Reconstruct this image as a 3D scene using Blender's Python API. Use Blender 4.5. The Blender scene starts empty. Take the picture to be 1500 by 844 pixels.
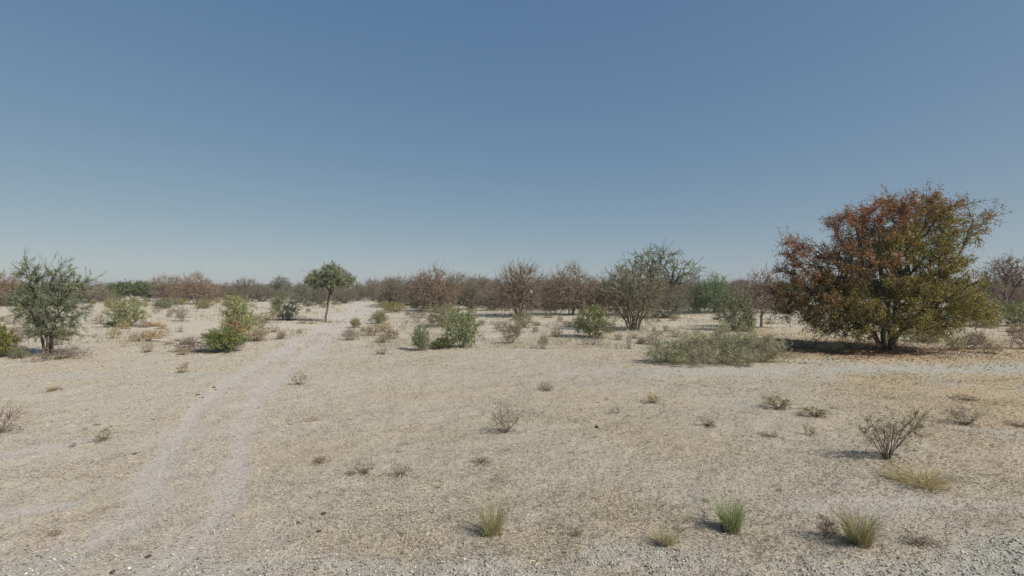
import bpy, math
import numpy as np
from mathutils import Vector

scene = bpy.context.scene
C = scene.collection

# ------------------------------------------------------------------ camera
F = 750.0            # focal length in photo pixels (photo 1500 x 844)
CAM_H = 2.5
cam_d = bpy.data.cameras.new("camera")
cam_d.sensor_width = 36.0
cam_d.lens = 18.0
cam_d.clip_start = 0.05
cam_d.clip_end = 20000
cam = bpy.data.objects.new("camera", cam_d)
C.objects.link(cam)
cam.location = (0, 0, CAM_H)
cam.rotation_euler = (math.radians(90), 0, 0)
scene.camera = cam

# ------------------------------------------------------------------ sky, sun, exposure
SUN_EL = math.radians(42)
SUN_AZ = math.radians(120)        # clockwise from +Y (view direction): behind right
to_sun = Vector((math.sin(SUN_AZ) * math.cos(SUN_EL), math.cos(SUN_AZ) * math.cos(SUN_EL), math.sin(SUN_EL)))
world = bpy.data.worlds.new("World")
scene.world = world
world.use_nodes = True
wn = world.node_tree.nodes
bg = wn["Background"]
sky = wn.new("ShaderNodeTexSky")
sky.sky_type = 'NISHITA'
sky.sun_disc = False
sky.sun_elevation = SUN_EL
sky.sun_rotation = SUN_AZ
sky.altitude = 1200
sky.air_density = 0.6
sky.dust_density = 1.64
sky.ozone_density = 3.63
# the photo's soft tone response, the same over the whole sky: channel = gain * channel ** power
wl = world.node_tree.links
sp_ = wn.new("ShaderNodeSeparateColor"); cb_ = wn.new("ShaderNodeCombineColor")
wl.new(sky.outputs[0], sp_.inputs[0])
for ch, (pw, gn) in enumerate(((.7071, .8448), (.5199, .6576), (.2996, .5357))):
    p_ = wn.new("ShaderNodeMath"); p_.operation = 'POWER'; p_.inputs[1].default_value = pw
    m_ = wn.new("ShaderNodeMath"); m_.operation = 'MULTIPLY'; m_.inputs[1].default_value = gn * 0.1 ** pw / 0.1
    wl.new(sp_.outputs[ch], p_.inputs[0]); wl.new(p_.outputs[0], m_.inputs[0]); wl.new(m_.outputs[0], cb_.inputs[ch])
wl.new(cb_.outputs[0], bg.inputs[0])
bg.inputs[1].default_value = 0.1

sun_d = bpy.data.lights.new("sun", 'SUN')
sun_d.energy = 4.9
sun_d.angle = math.radians(0.5)
sun_d.color = (1.0, 0.955, 0.885)
sun = bpy.data.objects.new("sun", sun_d)
C.objects.link(sun)
sun.rotation_euler = (-to_sun).to_track_quat('-Z', 'Y').to_euler()

scene.view_settings.view_transform = 'Standard'
scene.view_settings.look = 'None'
scene.view_settings.exposure = 0.0
scene.view_settings.gamma = 1.0

# ------------------------------------------------------------------ numeric helpers
def hash2(ix, iy, seed):
    n = (ix.astype(np.int64) * 374761393 + iy.astype(np.int64) * 668265263 + seed * 1442695041) & 0x7fffffff
    n = ((n ^ (n >> 13)) * 1274126177) & 0x7fffffff
    n = (n ^ (n >> 16)) & 0xffff
    return n / 65535.0

def vnoise(x, y, seed=0):
    x = np.asarray(x, float); y = np.asarray(y, float)
    ix = np.floor(x); iy = np.floor(y)
    fx = x - ix; fy = y - iy
    fx = fx * fx * (3 - 2 * fx); fy = fy * fy * (3 - 2 * fy)
    a = hash2(ix, iy, seed); b = hash2(ix + 1, iy, seed)
    c = hash2(ix, iy + 1, seed); d = hash2(ix + 1, iy + 1, seed)
    return (a * (1 - fx) + b * fx) * (1 - fy) + (c * (1 - fx) + d * fx) * fy

def fbm(x, y, seed=0, oct=4):
    s = 0; a = 1; t = 0
    for k in range(oct):
        s = s + a * vnoise(np.asarray(x) * 2 ** k + 17.3 * k, np.asarray(y) * 2 ** k - 9.1 * k, seed + k)
        t += a; a *= 0.5
    return s / t

def sstep(a, b, x):
    t = np.clip((np.asarray(x, float) - a) / (b - a), 0, 1)
    return t * t * (3 - 2 * t)

def flat_at(px, py):
    d = F * CAM_H / (py - 422.0)
    return ((px - 750.0) * d / F, d)

def seg_dist(x, y, line):
    """distance to a polyline and the half width interpolated along it"""
    best = np.full(np.shape(x), 1e9); wid = np.zeros(np.shape(x))
    for (x0, y0, w0), (x1, y1, w1) in zip(line[:-1], line[1:]):
        vx, vy = x1 - x0, y1 - y0
        t = np.clip(((x - x0) * vx + (y - y0) * vy) / (vx * vx + vy * vy), 0, 1)
        d = np.hypot(x - x0 - t * vx, y - y0 - t * vy)
        m = d < best
        best = np.where(m, d, best); wid = np.where(m, w0 + (w1 - w0) * t, wid)
    return best, wid

def line_px(pts):
    out = []
    for px, py, w in pts:
        X, Y = flat_at(px, py)
        out.append((X, Y, w))
    return out

RUT_A = line_px([(60, 835, .45), (140, 790, .42), (205, 742, .28), (247, 665, .22), (290, 598, .25), (338, 560, .30), (392, 530, .45), (440, 500, .55), (476, 478, .7), (504, 464, 1.0), (520, 456, 1.3), (530, 449, 1.5), (528, 444, 1.5), (520, 440, 1.6)])
RUT_B = line_px([(250, 835, .40), (300, 785, .28), (338, 742, .19), (350, 670, .19), (359, 612, .23), (396, 562, .34), (440, 530, .42), (480, 497, .55), (506, 477, .75), (522, 463, 1.0), (530, 456, 1.3), (536, 449, 1.5)])
MIDDLE = line_px([(250, 760, .5), (300, 660, .5), (330, 590, .6), (380, 550, .8), (440, 518, 1.0), (480, 485, 1.3), (514, 463, 1.6), (526, 454, 2.0)])
CROSS = line_px([(-700, 590, .5), (-150, 566, .6), (60, 552, .6), (250, 547, .55), (395, 545, .5), (600, 546, .5), (800, 546, .6), (960, 546, .8), (1150, 541, 1.0), (1400, 538, 1.0), (1800, 536, 1.0), (2600, 534, 1.0)])
SWATH_1 = line_px([(-500, 820, .25), (-40, 762, .26), (60, 750, .2), (112, 738, .1)])
SWATH_2 = line_px([(-300, 700, .25), (-20, 674, .26), (70, 656, .22), (160, 638, .12)])
SWATH_3 = line_px([(1180, 742, .18), (1330, 735, .25), (1480, 742, .2)])

def masks(x, y):
    """how far a spot is bare track (two ruts), cross track, gravel, dry straw: 0..1"""
    n = fbm(x * 1.3, y * 1.3, 3, 3) - 0.5
    tr = np.zeros(np.shape(x))
    for ln, s in ((RUT_A, .85), (RUT_B, .8), (MIDDLE, .28), (SWATH_1, .9), (SWATH_2, .6), (SWATH_3, .6)):
        d, w = seg_dist(x, y, ln)
        tr = np.maximum(tr, s * (1 - sstep(0.25, 1.6, d / w + n * 1.3)))
    d, w = seg_dist(x, y, CROSS)
    cr = (1 - sstep(0.15, 1.7, d / w + n * 1.6)) * (.25 + .55 * sstep(2.5, 8, x) + .25 * sstep(4, 9, -x))
    g = fbm(x * 0.8 + 5, y * 1.6, 11, 4)
    edge = 4.72 + (g - 0.5) * 2.4 + 0.25 * sstep(3.0, 4.6, x) - 0.12 * sstep(-1, -5, -x)
    gr = (1 - sstep(-0.5, 0.75, y - edge)) * sstep(.26, .56, fbm(x * 1.1 + 30, y * 1.4, 12, 3))
    gr = np.where((np.hypot(x, y) < 14), gr, 0)
    br = sstep(.30, .58, fbm(x * 1.9 + 7, y * 1.2, 27, 3))
    tr = tr * (1 - (1 - br) * (.15 + .35 * (1 - sstep(5.0, 6.5, y))))
    return tr, cr, gr

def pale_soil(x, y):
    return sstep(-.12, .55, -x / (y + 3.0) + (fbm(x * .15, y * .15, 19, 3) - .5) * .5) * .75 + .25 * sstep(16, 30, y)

def terrain(x, y):
    r = np.hypot(x, y)
    h = 0.05 * (fbm(x * 0.22, y * 0.22, 21, 3) - 0.5)
    h = h + sstep(14, 34, r) * 0.34 * (fbm(x * 0.12, y * 0.12, 31, 3) - 0.5)
    h = h + sstep(80, 400, r) * 1.2 * (fbm(x * 0.012, y * 0.012, 41, 2) - 0.5)
    tr, cr, gr = masks(x, y)
    h = h + 0.05 * tr * (1 - tr) - 0.02 * tr - 0.01 * cr + 0.01 * gr
    rough = (fbm(x * 7, y * 7, 51, 3) - .5) * 0.035 + (fbm(x * 2.1, y * 2.1, 61, 2) - .5) * 0.05
    return h + rough * (1 - .75 * np.maximum(tr, cr)) * (1 - sstep(25, 60, r))

def at(px, py):
    """the ground point that the photo shows at this pixel"""
    d = F * CAM_H / (py - 422.0)
    for _ in range(6):
        x = (px - 750.0) * d / F
        h = float(terrain(np.array([x]), np.array([d]))[0])
        d = 0.5 * d + 0.5 * F * (CAM_H - h) / (py - 422.0)
    x = (px - 750.0) * d / F
    return x, d, float(terrain(np.array([x]), np.array([d]))[0])

# ------------------------------------------------------------------ materials
def new_mat(name):
    m = bpy.data.materials.new(name); m.use_nodes = True
    nt = m.node_tree; nt.nodes.clear()
    return m, nt, nt.nodes, nt.links

def N(nodes, t, **kw):
    n = nodes.new(t)
    for k, v in kw.items(): setattr(n, k, v)
    return n

def mixc(nodes, links, fac, a, b, blend='MIX'):
    m = nodes.new("ShaderNodeMix"); m.data_type = 'RGBA'; m.blend_type = blend
    for sock, v in ((m.inputs[0], fac), (m.inputs[6], a), (m.inputs[7], b)):
        if hasattr(v, 'is_output'): links.new(v, sock)
        elif isinstance(v, (int, float)): sock.default_value = v
        else: sock.default_value = (*v, 1)
    return m.outputs[2]

def ramp(nodes, links, src, stops):
    r = nodes.new("ShaderNodeValToRGB")
    el = r.color_ramp.elements
    while len(el) < len(stops): el.new(0.5)
    for e, (p, c) in zip(el, stops):
        e.position = p; e.color = (c, c, c, 1) if isinstance(c, (int, float)) else (*c, 1)
    links.new(src, r.inputs[0])
    return r.outputs[0]

def plant_material(name, rough, translucent, bark=False):
    m, nt, nodes, links = new_mat(name)
    a = N(nodes, "ShaderNodeAttribute", attribute_name="tint")
    oi = N(nodes, "ShaderNodeObjectInfo")
    col = mixc(nodes, links, 1.0, a.outputs[0], oi.outputs['Color'], 'MULTIPLY')
    tc = N(nodes, "ShaderNodeTexCoord")
    nz = N(nodes, "ShaderNodeTexNoise"); nz.inputs['Scale'].default_value = 14 if bark else 3.0
    nz.inputs['Detail'].default_value = 4
    links.new(tc.outputs['Object'], nz.inputs['Vector'])
    v = ramp(nodes, links, nz.outputs[0], [(0.3, 0.72), (0.7, 1.22)])
    col = mixc(nodes, links, 1.0, col, v, 'MULTIPLY')
    hs = N(nodes, "ShaderNodeHueSaturation")
    mr = N(nodes, "ShaderNodeMapRange"); mr.inputs[3].default_value = 0.85; mr.inputs[4].default_value = 1.15
    links.new(oi.outputs['Random'], mr.inputs[0]); links.new(mr.outputs[0], hs.inputs['Value'])
    links.new(col, hs.inputs['Color'])
    col = hs.outputs[0]
    p = N(nodes, "ShaderNodeBsdfPrincipled"); p.inputs['Roughness'].default_value = rough
    p.inputs['Specular IOR Level'].default_value = 0.2
    links.new(col, p.inputs['Base Color'])
    o = N(nodes, "ShaderNodeOutputMaterial")
    if bark:
        bp = N(nodes, "ShaderNodeBump"); bp.inputs['Strength'].default_value = 0.6; bp.inputs['Distance'].default_value = 0.02
        links.new(nz.outputs[0], bp.inputs['Height']); links.new(bp.outputs[0], p.inputs['Normal'])
    if translucent:
        t = N(nodes, "ShaderNodeBsdfTranslucent"); links.new(col, t.inputs[0])
        mx = N(nodes, "ShaderNodeMixShader"); mx.inputs[0].default_value = translucent
        links.new(p.outputs[0], mx.inputs[1]); links.new(t.outputs[0], mx.inputs[2])
        links.new(mx.outputs[0], o.inputs[0])
    else:
        links.new(p.outputs[0], o.inputs[0])
    return m

M_LEAF = plant_material("leaf", 0.6, 0.28)
M_GRASS = plant_material("dry_grass_blade", 0.7, 0.25)
M_BARK = plant_material("bark", 0.85, 0, bark=True)
M_STONE = plant_material("stone", 0.85, 0, bark=True)

def ground_material():
    m, nt, nodes, links = new_mat("sandy_ground")
    tc = N(nodes, "ShaderNodeTexCoord")
    def noise(scale, detail, rough=0.6, sy=1.0):
        mp = N(nodes, "ShaderNodeMapping"); mp.inputs['Scale'].default_value = (1, sy, 1)
        links.new(tc.outputs['Object'], mp.inputs['Vector'])
        n = N(nodes, "ShaderNodeTexNoise"); n.inputs['Scale'].default_value = scale
        n.inputs['Detail'].default_value = detail; n.inputs['Roughness'].default_value = rough
        links.new(mp.outputs[0], n.inputs['Vector']); return n.outputs[0]
    def attr(nm):
        return N(nodes, "ShaderNodeAttribute", attribute_name=nm).outputs['Fac']
    big = noise(0.35, 4); mid = noise(2.2, 5); fine = noise(16, 6, .75); grain = noise(60, 3, .8)
    sand = mixc(nodes, links, ramp(nodes, links, big, [(.38, 0), (.62, 1)]), (0.43, 0.380, 0.295), (0.425, 0.384, 0.31))
    sand = mixc(nodes, links, ramp(nodes, links, mid, [(.45, 0), (.7, .4)]), sand, (0.435, 0.376, 0.275))
    straw = mixc(nodes, links, ramp(nodes, links, mid, [(.3, 0), (.7, 1)]), (0.42, 0.325, 0.20), (0.46, 0.37, 0.245))
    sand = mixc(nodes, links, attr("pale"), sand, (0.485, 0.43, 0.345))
    col = mixc(nodes, links, attr("straw"), sand, straw)
    bare = mixc(nodes, links, ramp(nodes, links, mid, [(.3, 0), (.7, 1)]), (0.455, 0.408, 0.366), (0.485, 0.436, 0.392))
    col = mixc(nodes, links, attr("track"), col, bare)
    crs = mixc(nodes, links, ramp(nodes, links, mid, [(.3, 0), (.7, 1)]), (0.40, 0.375, 0.32), (0.44, 0.415, 0.365))
    col = mixc(nodes, links, attr("cross"), col, crs)
    grv = mixc(nodes, links, ramp(nodes, links, fine, [(.3, 0), (.7, 1)]), (0.37, 0.34, 0.285), (0.47, 0.44, 0.38))
    col = mixc(nodes, links, attr("gravel"), col, grv)
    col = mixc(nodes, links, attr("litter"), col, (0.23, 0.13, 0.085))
    # straw crumbs and grit: small pale and dark specks
    sp = ramp(nodes, links, fine, [(.30, .58), (.43, .93), (.57, 1.04), (.72, 1.28)])
    fl = N(nodes, "ShaderNodeMath", operation='MULTIPLY_ADD'); links.new(attr("track"), fl.inputs[0])
    fl.inputs[1].default_value = -0.6; fl.inputs[2].default_value = 0.9
    spm = mixc(nodes, links, fl.outputs[0], (1, 1, 1), sp)
    col = mixc(nodes, links, 1.0, col, spm, 'MULTIPLY')
    gp = ramp(nodes, links, grain, [(.32, .62), (.5, 1.0), (.68, 1.25)])
    col = mixc(nodes, links, .75, col, gp, 'MULTIPLY')
    p = N(nodes, "ShaderNodeBsdfPrincipled"); p.inputs['Roughness'].default_value = 0.95
    p.inputs['Specular IOR Level'].default_value = 0.1
    links.new(col, p.inputs['Base Color'])
    b1 = N(nodes, "ShaderNodeBump"); b1.inputs['Strength'].default_value = 0.8; b1.inputs['Distance'].default_value = 0.03
    links.new(fine, b1.inputs['Height'])
    b2 = N(nodes, "ShaderNodeBump"); b2.inputs['Strength'].default_value = 0.6; b2.inputs['Distance'].default_value = 0.012
    links.new(grain, b2.inputs['Height']); links.new(b1.outputs[0], b2.inputs['Normal'])
    links.new(b2.outputs[0], p.inputs['Normal'])
    o = N(nodes, "ShaderNodeOutputMaterial"); links.new(p.outputs[0], o.inputs[0])
    return m
M_GROUND = ground_material()

# ------------------------------------------------------------------ mesh helpers
def build_mesh(name, verts, faces, mat, tint=None, attrs=None, smooth=False):
    """faces: int array (n, k) with k = 3 or 4; tint: (n_verts, 3)"""
    me = bpy.data.meshes.new(name)
    verts = np.ascontiguousarray(verts, dtype=np.float32); faces = np.ascontiguousarray(faces, dtype=np.int32)
    nf, k = faces.shape
    me.vertices.add(len(verts)); me.vertices.foreach_set("co", verts.ravel())
    me.loops.add(nf * k); me.loops.foreach_set("vertex_index", faces.ravel())
    me.polygons.add(nf)
    me.polygons.foreach_set("loop_start", np.arange(0, nf * k, k, dtype=np.int32))
    me.polygons.foreach_set("loop_total", np.full(nf, k, dtype=np.int32))
    if smooth: me.polygons.foreach_set("use_smooth", np.ones(nf, dtype=bool))
    me.update(calc_edges=True)
    if tint is not None:
        ca = me.attributes.new("tint", 'FLOAT_COLOR', 'POINT')
        c4 = np.ones((len(verts), 4), np.float32); c4[:, :3] = tint
        ca.data.foreach_set("color", c4.ravel())
    for nm, v in (attrs or {}).items():
        a = me.attributes.new(nm, 'FLOAT', 'POINT')
        a.data.foreach_set("value", np.asarray(v, np.float32))
    me.materials.append(mat)
    return me

class Soup:
    """collects quads (verts, faces, tint) of one part"""
    def __init__(s): s.v = []; s.f = []; s.c = []; s.n = 0
    def add(s, v, f, c):
        s.v.append(v); s.f.append(f + s.n); s.c.append(np.broadcast_to(c, v.shape)); s.n += len(v)
    def mesh(s, name, mat, smooth=False):
        return build_mesh(name, np.concatenate(s.v), np.concatenate(s.f), mat, np.concatenate(s.c), smooth=smooth)

def norm(v): return v / (np.linalg.norm(v, axis=-1, keepdims=True) + 1e-9)

def tubes(pts, rad, sides):
    """pts (M,K,3), rad (M,K) -> verts, quads"""
    M, K, _ = pts.shape
    chord = norm(pts[:, -1] - pts[:, 0])
    ref = np.where(np.abs(chord[:, 2:3]) < 0.8, np.array([[0, 0, 1.0]]), np.array([[1.0, 0, 0]]))
    tan = np.gradient(pts, axis=1); tan = norm(tan)
    u = norm(np.cross(tan, ref[:, None, :])); w = np.cross(tan, u)
    a = np.arange(sides) * 2 * np.pi / sides
    ring = pts[:, :, None, :] + rad[:, :, None, None] * (np.cos(a)[None, None, :, None] * u[:, :, None, :] + np.sin(a)[None, None, :, None] * w[:, :, None, :])
    idx = np.arange(M * K * sides).reshape(M, K, sides)
    a0 = idx[:, :-1, :]; a1 = np.roll(a0, -1, 2); b0 = idx[:, 1:, :]; b1 = np.roll(b0, -1, 2)
    return ring.reshape(-1, 3), np.stack([a0, a1, b1, b0], -1).reshape(-1, 4)

def ribbons(pts, wid, rng):
    """flat tapering blades"""
    M, K, _ = pts.shape
    ch = norm(pts[:, -1] - pts[:, 0])
    side = norm(np.cross(ch, rng.normal(size=(M, 3))))
    l = pts - side[:, None, :] * wid[:, :, None] * .5; r = pts + side[:, None, :] * wid[:, :, None] * .5
    v = np.stack([l, r], 2)
    idx = np.arange(M * K * 2).reshape(M, K, 2)
    f = np.stack([idx[:, :-1, 0], idx[:, :-1, 1], idx[:, 1:, 1], idx[:, 1:, 0]], -1)
    return v.reshape(-1, 3), f.reshape(-1, 4)

def leaves(cen, size, aspect, rng, up=0.3, along=None):
    n = len(cen)
    nrm = norm(rng.normal(size=(n, 3)) + np.array([0, 0, up]))
    d = rng.normal(size=(n, 3)) if along is None else along + 0.6 * rng.normal(size=(n, 3))
    a = norm(np.cross(nrm, d)); b = np.cross(nrm, a)
    s = size * (0.55 + 0.9 * rng.random(n))[:, None]
    L = b * s * .5; Wd = a * s * .5 * aspect
    bend = nrm * s * 0.12
    v = np.stack([cen - L, cen + Wd * .95 - L * .1 + bend, cen + L, cen - Wd + L * .1 + bend], 1).reshape(-1, 3)
    return v, np.arange(n * 4).reshape(n, 4)

def hermite(p0, p1, m0, m1, K):
    t = np.linspace(0, 1, K)[None, :, None]
    p0, p1, m0, m1 = (q[:, None, :] for q in (p0, p1, m0, m1))
    return (2 * t**3 - 3 * t**2 + 1) * p0 + (t**3 - 2 * t**2 + t) * m0 + (-2 * t**3 + 3 * t**2) * p1 + (t**3 - t**2) * m1

class Skeleton:
    def __init__(s): s.p = np.zeros((0, 3)); s.d = np.zeros((0, 3)); s.r = np.zeros(0)
    def put(s, pts, rad, skip=1):
        tan = norm(np.gradient(pts, axis=1))
        s.p = np.concatenate([s.p, pts[:, skip:].reshape(-1, 3)]); s.d = np.concatenate([s.d, tan[:, skip:].reshape(-1, 3)])
        s.r = np.concatenate([s.r, rad[:, skip:].ravel()])

def branch(sk, T, K, r0, r1, rng, curl=0.25, wander=0.08, ang=0.8):
    best = np.zeros(len(T), int)
    for i in range(0, len(T), 400):
        df = T[i:i + 400, None, :] - sk.p[None]
        d = np.linalg.norm(df, axis=2) + 1e-6
        cs = (df * sk.d[None]).sum(2) / d
        best[i:i + 400] = np.argmin(d * (1 + ang * (1 - cs)) * (0.9 + 0.2 * rng.random(d.shape)), 1)
    p0 = sk.p[best]; df = T - p0; L = np.linalg.norm(df, axis=1, keepdims=True) + 1e-6
    m0 = (sk.d[best] * 0.6 + df / L * 0.6) * L
    m1 = (df / L + np.array([0, 0, curl]) + 0.35 * rng.normal(size=df.shape)) * L * 0.8
    pts = hermite(p0, T, m0, m1, K)
    t = np.linspace(0, 1, K); env = (4 * t * (1 - t))[None, :, None]
    pts = pts + env * rng.normal(size=pts.shape) * L[:, None, :] * wander
    ra = np.minimum(r0, sk.r[best] * 0.85)[:, None]
    rad = ra + (np.minimum(r1, ra) - ra) * t[None, :]
    return pts, rad

def blob_points(rng, blobs, n, shell=0.5):
    w = np.array([b[6] for b in blobs], float); w /= w.sum()
    k = rng.choice(len(blobs), n, p=w)
    B = np.array([b[:6] for b in blobs], float)[k]
    d = norm(rng.normal(size=(n, 3)))
    r = np.where(rng.random(n) < shell, 0.82 + 0.2 * rng.random(n), rng.random(n) ** (1 / 3))[:, None]
    p = B[:, :3] + d * r * B[:, 3:6]
    p[:, 2] = np.maximum(p[:, 2], 0.03)
    return p

def speckle(rng, n, base, var=0.25):
    return np.asarray(base)[None] * 1.35 * (1 + var * rng.normal(size=(n, 1))).clip(0.35, 1.8)

def woody(seed, stems, blobs, n1, n2, n3, rads, leaf=None, bark=(.16, .125, .10), twig=(.15, .115, .095),
          shoots=None, spread=0.35, curl=0.25, twig_w=0.006, wander=0.07, shell=0.5, stem_name='trunk', twig_name='branches'):
    """one tree or bush: stems -> limbs (n1) -> boughs (n2) -> twigs (n3) -> leaves. Returns list of (part name, mesh)"""
    rng = np.random.default_rng(seed)
    sk = Skeleton(); wood = Soup(); fine = Soup()
    for (p0, p1, r0, r1) in stems:
        p0 = np.array(p0, float)[None]; p1 = np.array(p1, float)[None]
        L = np.linalg.norm(p1 - p0)
        pts = hermite(p0, p1, np.array([[0, 0, L]]) * .9 + .25 * (p1 - p0), (p1 - p0) * 1.0, 7)
        t = np.linspace(0, 1, 7)
        pts = pts + (4 * t * (1 - t))[None, :, None] * rng.normal(size=pts.shape) * L * 0.022
        rad = (r0 + (r1 - r0) * t)[None]
        rad[0, 0] *= 1.25
        v, f = tubes(pts, rad, 7); wood.add(v, f, speckle(rng, 1, bark, .1))
        sk.put(pts, rad, 3)
    T1 = blob_points(rng, blobs, n1, 0.0)
    pts, rad = branch(sk, T1, 6, rads[0], rads[1], rng, curl, wander)
    v, f = tubes(pts, rad, 5); wood.add(v, f, np.repeat(speckle(rng, n1, bark, .12), 30, 0))
    sk.put(pts, rad, 2)
    T2 = blob_points(rng, blobs, n2, shell)
    pts2, rad2 = branch(sk, T2, 5, rads[1], rads[2], rng, curl, wander)
    v, f = tubes(pts2, rad2, 3); fine.add(v, f, np.repeat(speckle(rng, n2, twig, .15), 15, 0))
    sk2 = Skeleton(); sk2.put(pts2, rad2, 1)
    T3 = T2[rng.integers(0, n2, n3)] + rng.normal(size=(n3, 3)) * spread
    T3[:, 2] = np.maximum(T3[:, 2], 0.02)
    pts3, rad3 = branch(sk2, T3, 3, rads[2], twig_w * .4, rng, curl, wander * 1.3)
    v, f = tubes(pts3, rad3 + twig_w * .1, 3); fine.add(v, f, np.repeat(speckle(rng, n3, twig, .2), 9, 0))
    carriers = [pts3]
    if shoots:
        ns, ln = shoots
        c = np.mean(T2, 0)
        out = T2 - c; sc = np.linalg.norm(out / (np.std(T2, 0) + 1e-6), axis=1) + (out[:, 2] > 0) * 0.6
        pick = np.argsort(-sc)[:max(ns * 2, 1)]; pick = rng.permutation(pick)[:ns]
        dirs = norm(norm(out[pick]) + np.array([0, 0, .55]) + .35 * rng.normal(size=(len(pick), 3)))
        T4 = T2[pick] + dirs * ln * (0.4 + rng.random((len(pick), 1)))
        p4, r4 = branch(sk2, T4, 3, rads[2], twig_w * .4, rng, .1, wander)
        v, f = tubes(p4, r4 + twig_w * .1, 3); fine.add(v, f, np.repeat(speckle(rng, len(pick), twig, .2), 9, 0))
        carriers += [p4] * 2
    parts = [(stem_name, wood.mesh(stem_name, M_BARK, True)), (twig_name, fine.mesh(twig_name, M_BARK, True))]
    if leaf:
        n, size, aspect, jit, tint = leaf
        cp = np.concatenate(carriers); nt = len(cp)
        i = rng.integers(0, nt, n); t = rng.random(n) ** 0.7 * 1.999
        k = t.astype(int); fr = (t - k)[:, None]
        a = cp[i, k]; b = cp[i, k + 1]
        cen = a + (b - a) * fr + rng.normal(size=(n, 3)) * jit
        cen[:, 2] = np.maximum(cen[:, 2], 0.015)
        v, f = leaves(cen, size, aspect, rng, along=norm(b - a))
        fo = Soup(); fo.add(v, f, np.repeat(tint(cen, rng), 4, 0))
        parts.append(('foliage', fo.mesh('foliage', M_LEAF)))
    return parts

LEAF_GAIN = np.array([2.15, 2.05, 2.0])
def tint_of(*cols, var=0.22, scale=0.8):
    """leaf colours: each clump leans to one of the plant's own hues"""
    cols = np.array(cols, float) * LEAF_GAIN
    def fn(cen, rng):
        m = fbm(cen[:, 0] / scale + cen[:, 1] * .7, cen[:, 2] / scale + cen[:, 1] * .9 + 40, 77, 2)
        m = np.clip((m - .25) * 2 + rng.normal(size=len(cen)) * .28, 0, .999) * (len(cols) - 1)
        k = m.astype(int); fr = (m - k)[:, None]
        k1 = np.minimum(k + 1, len(cols) - 1)
        return (cols[k] * (1 - fr) + cols[k1] * fr) * (1 + var * rng.normal(size=(len(cen), 1))).clip(.45, 1.7)
    return fn

def tuft(seed, n, h, r, lean, cols, wid=0.006, K=4, base_r=None, seed_heads=False):
    rng = np.random.default_rng(seed)
    br = base_r or r * .35
    a = rng.random(n) * 2 * np.pi; q = np.sqrt(rng.random(n)) * br
    p0 = np.stack([np.cos(a) * q, np.sin(a) * q, np.zeros(n) - .01], 1)
    H = h * (.35 + .65 * rng.random(n) ** .7)
    a2 = a + rng.normal(size=n) * .7; out = r * (q / br * .6 + .5 * rng.random(n)) * lean
    p1 = p0 + np.stack([np.cos(a2) * out, np.sin(a2) * out, H], 1)
    m0 = np.stack([np.cos(a2) * out * .3, np.sin(a2) * out * .3, H * 1.2], 1)
    m1 = np.stack([np.cos(a2) * out * 1.6, np.sin(a2) * out * 1.6, H * (.7 - .9 * rng.random(n))], 1)
    pts = hermite(p0, p1, m0, m1, K)
    w = wid * (.6 + .8 * rng.random(n))[:, None] * np.linspace(1, .15, K)[None]
    v, f = ribbons(pts, w, rng)
    cols = np.array(cols, float)
    c = 1.25 * cols[rng.integers(0, len(cols), n)] * (1 + .2 * rng.normal(size=(n, 1))).clip(.5, 1.6)
    s = Soup(); s.add(v, f, np.repeat(c, K * 2, 0))
    return s.mesh('blades', M_GRASS)

# ------------------------------------------------------------------ ground: one sheet to the horizon, split along the tracks and the gravel edge
def build_ground():
    radii = np.concatenate([np.linspace(0.25, 3.0, 9)[:-1], 3.0 * np.exp(np.arange(0, math.log(70 / 3.0), 0.0105)),
                            70 * np.exp(np.arange(0.02, math.log(2600 / 70), 0.045))])
    front = np.radians(np.arange(-58, 58.01, 0.25)); back = np.radians(np.arange(62, 298.1, 4.0))
    ang = np.concatenate([front, back])
    A, R = np.meshgrid(ang, radii)
    X = R * np.sin(A); Y = R * np.cos(A)
    tr, cr, gr = masks(X, Y)
    Z = terrain(X, Y)
    st = sstep(.45, .8, fbm(X * .35 + 9, Y * .5, 71, 4)) * .4
    st = np.maximum(st, sstep(3.5, 9.0, X - .12 * Y) * (1 - sstep(24, 40, Y)) * sstep(.26, .56, fbm(X * .6, Y * .8, 81, 3)) * 1.0)
    st = np.maximum(st, sstep(4.6, 5.2, Y) * (1 - sstep(5.8, 7.5, Y)) * sstep(.40, .8, fbm(X * .9, Y * 1.2, 82, 3)) * .3)
    st = st * (1 - tr) * (1 - cr)
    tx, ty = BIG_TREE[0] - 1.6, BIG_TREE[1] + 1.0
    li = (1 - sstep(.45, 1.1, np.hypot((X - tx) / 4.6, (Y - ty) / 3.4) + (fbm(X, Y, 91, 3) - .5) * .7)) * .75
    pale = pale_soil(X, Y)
    n0, n1 = X.shape
    idx = np.arange(n0 * n1).reshape(n0, n1)
    nx = np.roll(idx, -1, 1)
    quads = np.stack([idx[:-1], idx[1:], nx[1:], nx[:-1]], -1).reshape(-1, 4)
    V = np.stack([X, Y, Z], -1).reshape(-1, 3)
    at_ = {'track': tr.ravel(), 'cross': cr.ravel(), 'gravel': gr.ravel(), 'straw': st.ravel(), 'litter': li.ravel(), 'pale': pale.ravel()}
    ft, fc, fg = (at_[k][quads].mean(1) for k in ('track', 'cross', 'gravel'))
    kind = np.zeros(len(quads), int)
    kind[fc > .3] = 2; kind[ft > .5] = 1; kind[fg > .45] = 3
    # close the hole under the camera
    for k, nm in enumerate(('ground', 'dirt_track', 'cross_track', 'gravel_verge')):
        q = quads[kind == k]
        used, inv = np.unique(q.ravel(), return_inverse=True)
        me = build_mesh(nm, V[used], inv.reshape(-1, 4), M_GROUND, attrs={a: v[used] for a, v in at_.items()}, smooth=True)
        o = bpy.data.objects.new(nm, me); C.objects.link(o); o['kind'] = 'structure'

BIG_TREE = at(1300, 513)
build_ground()

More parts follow.
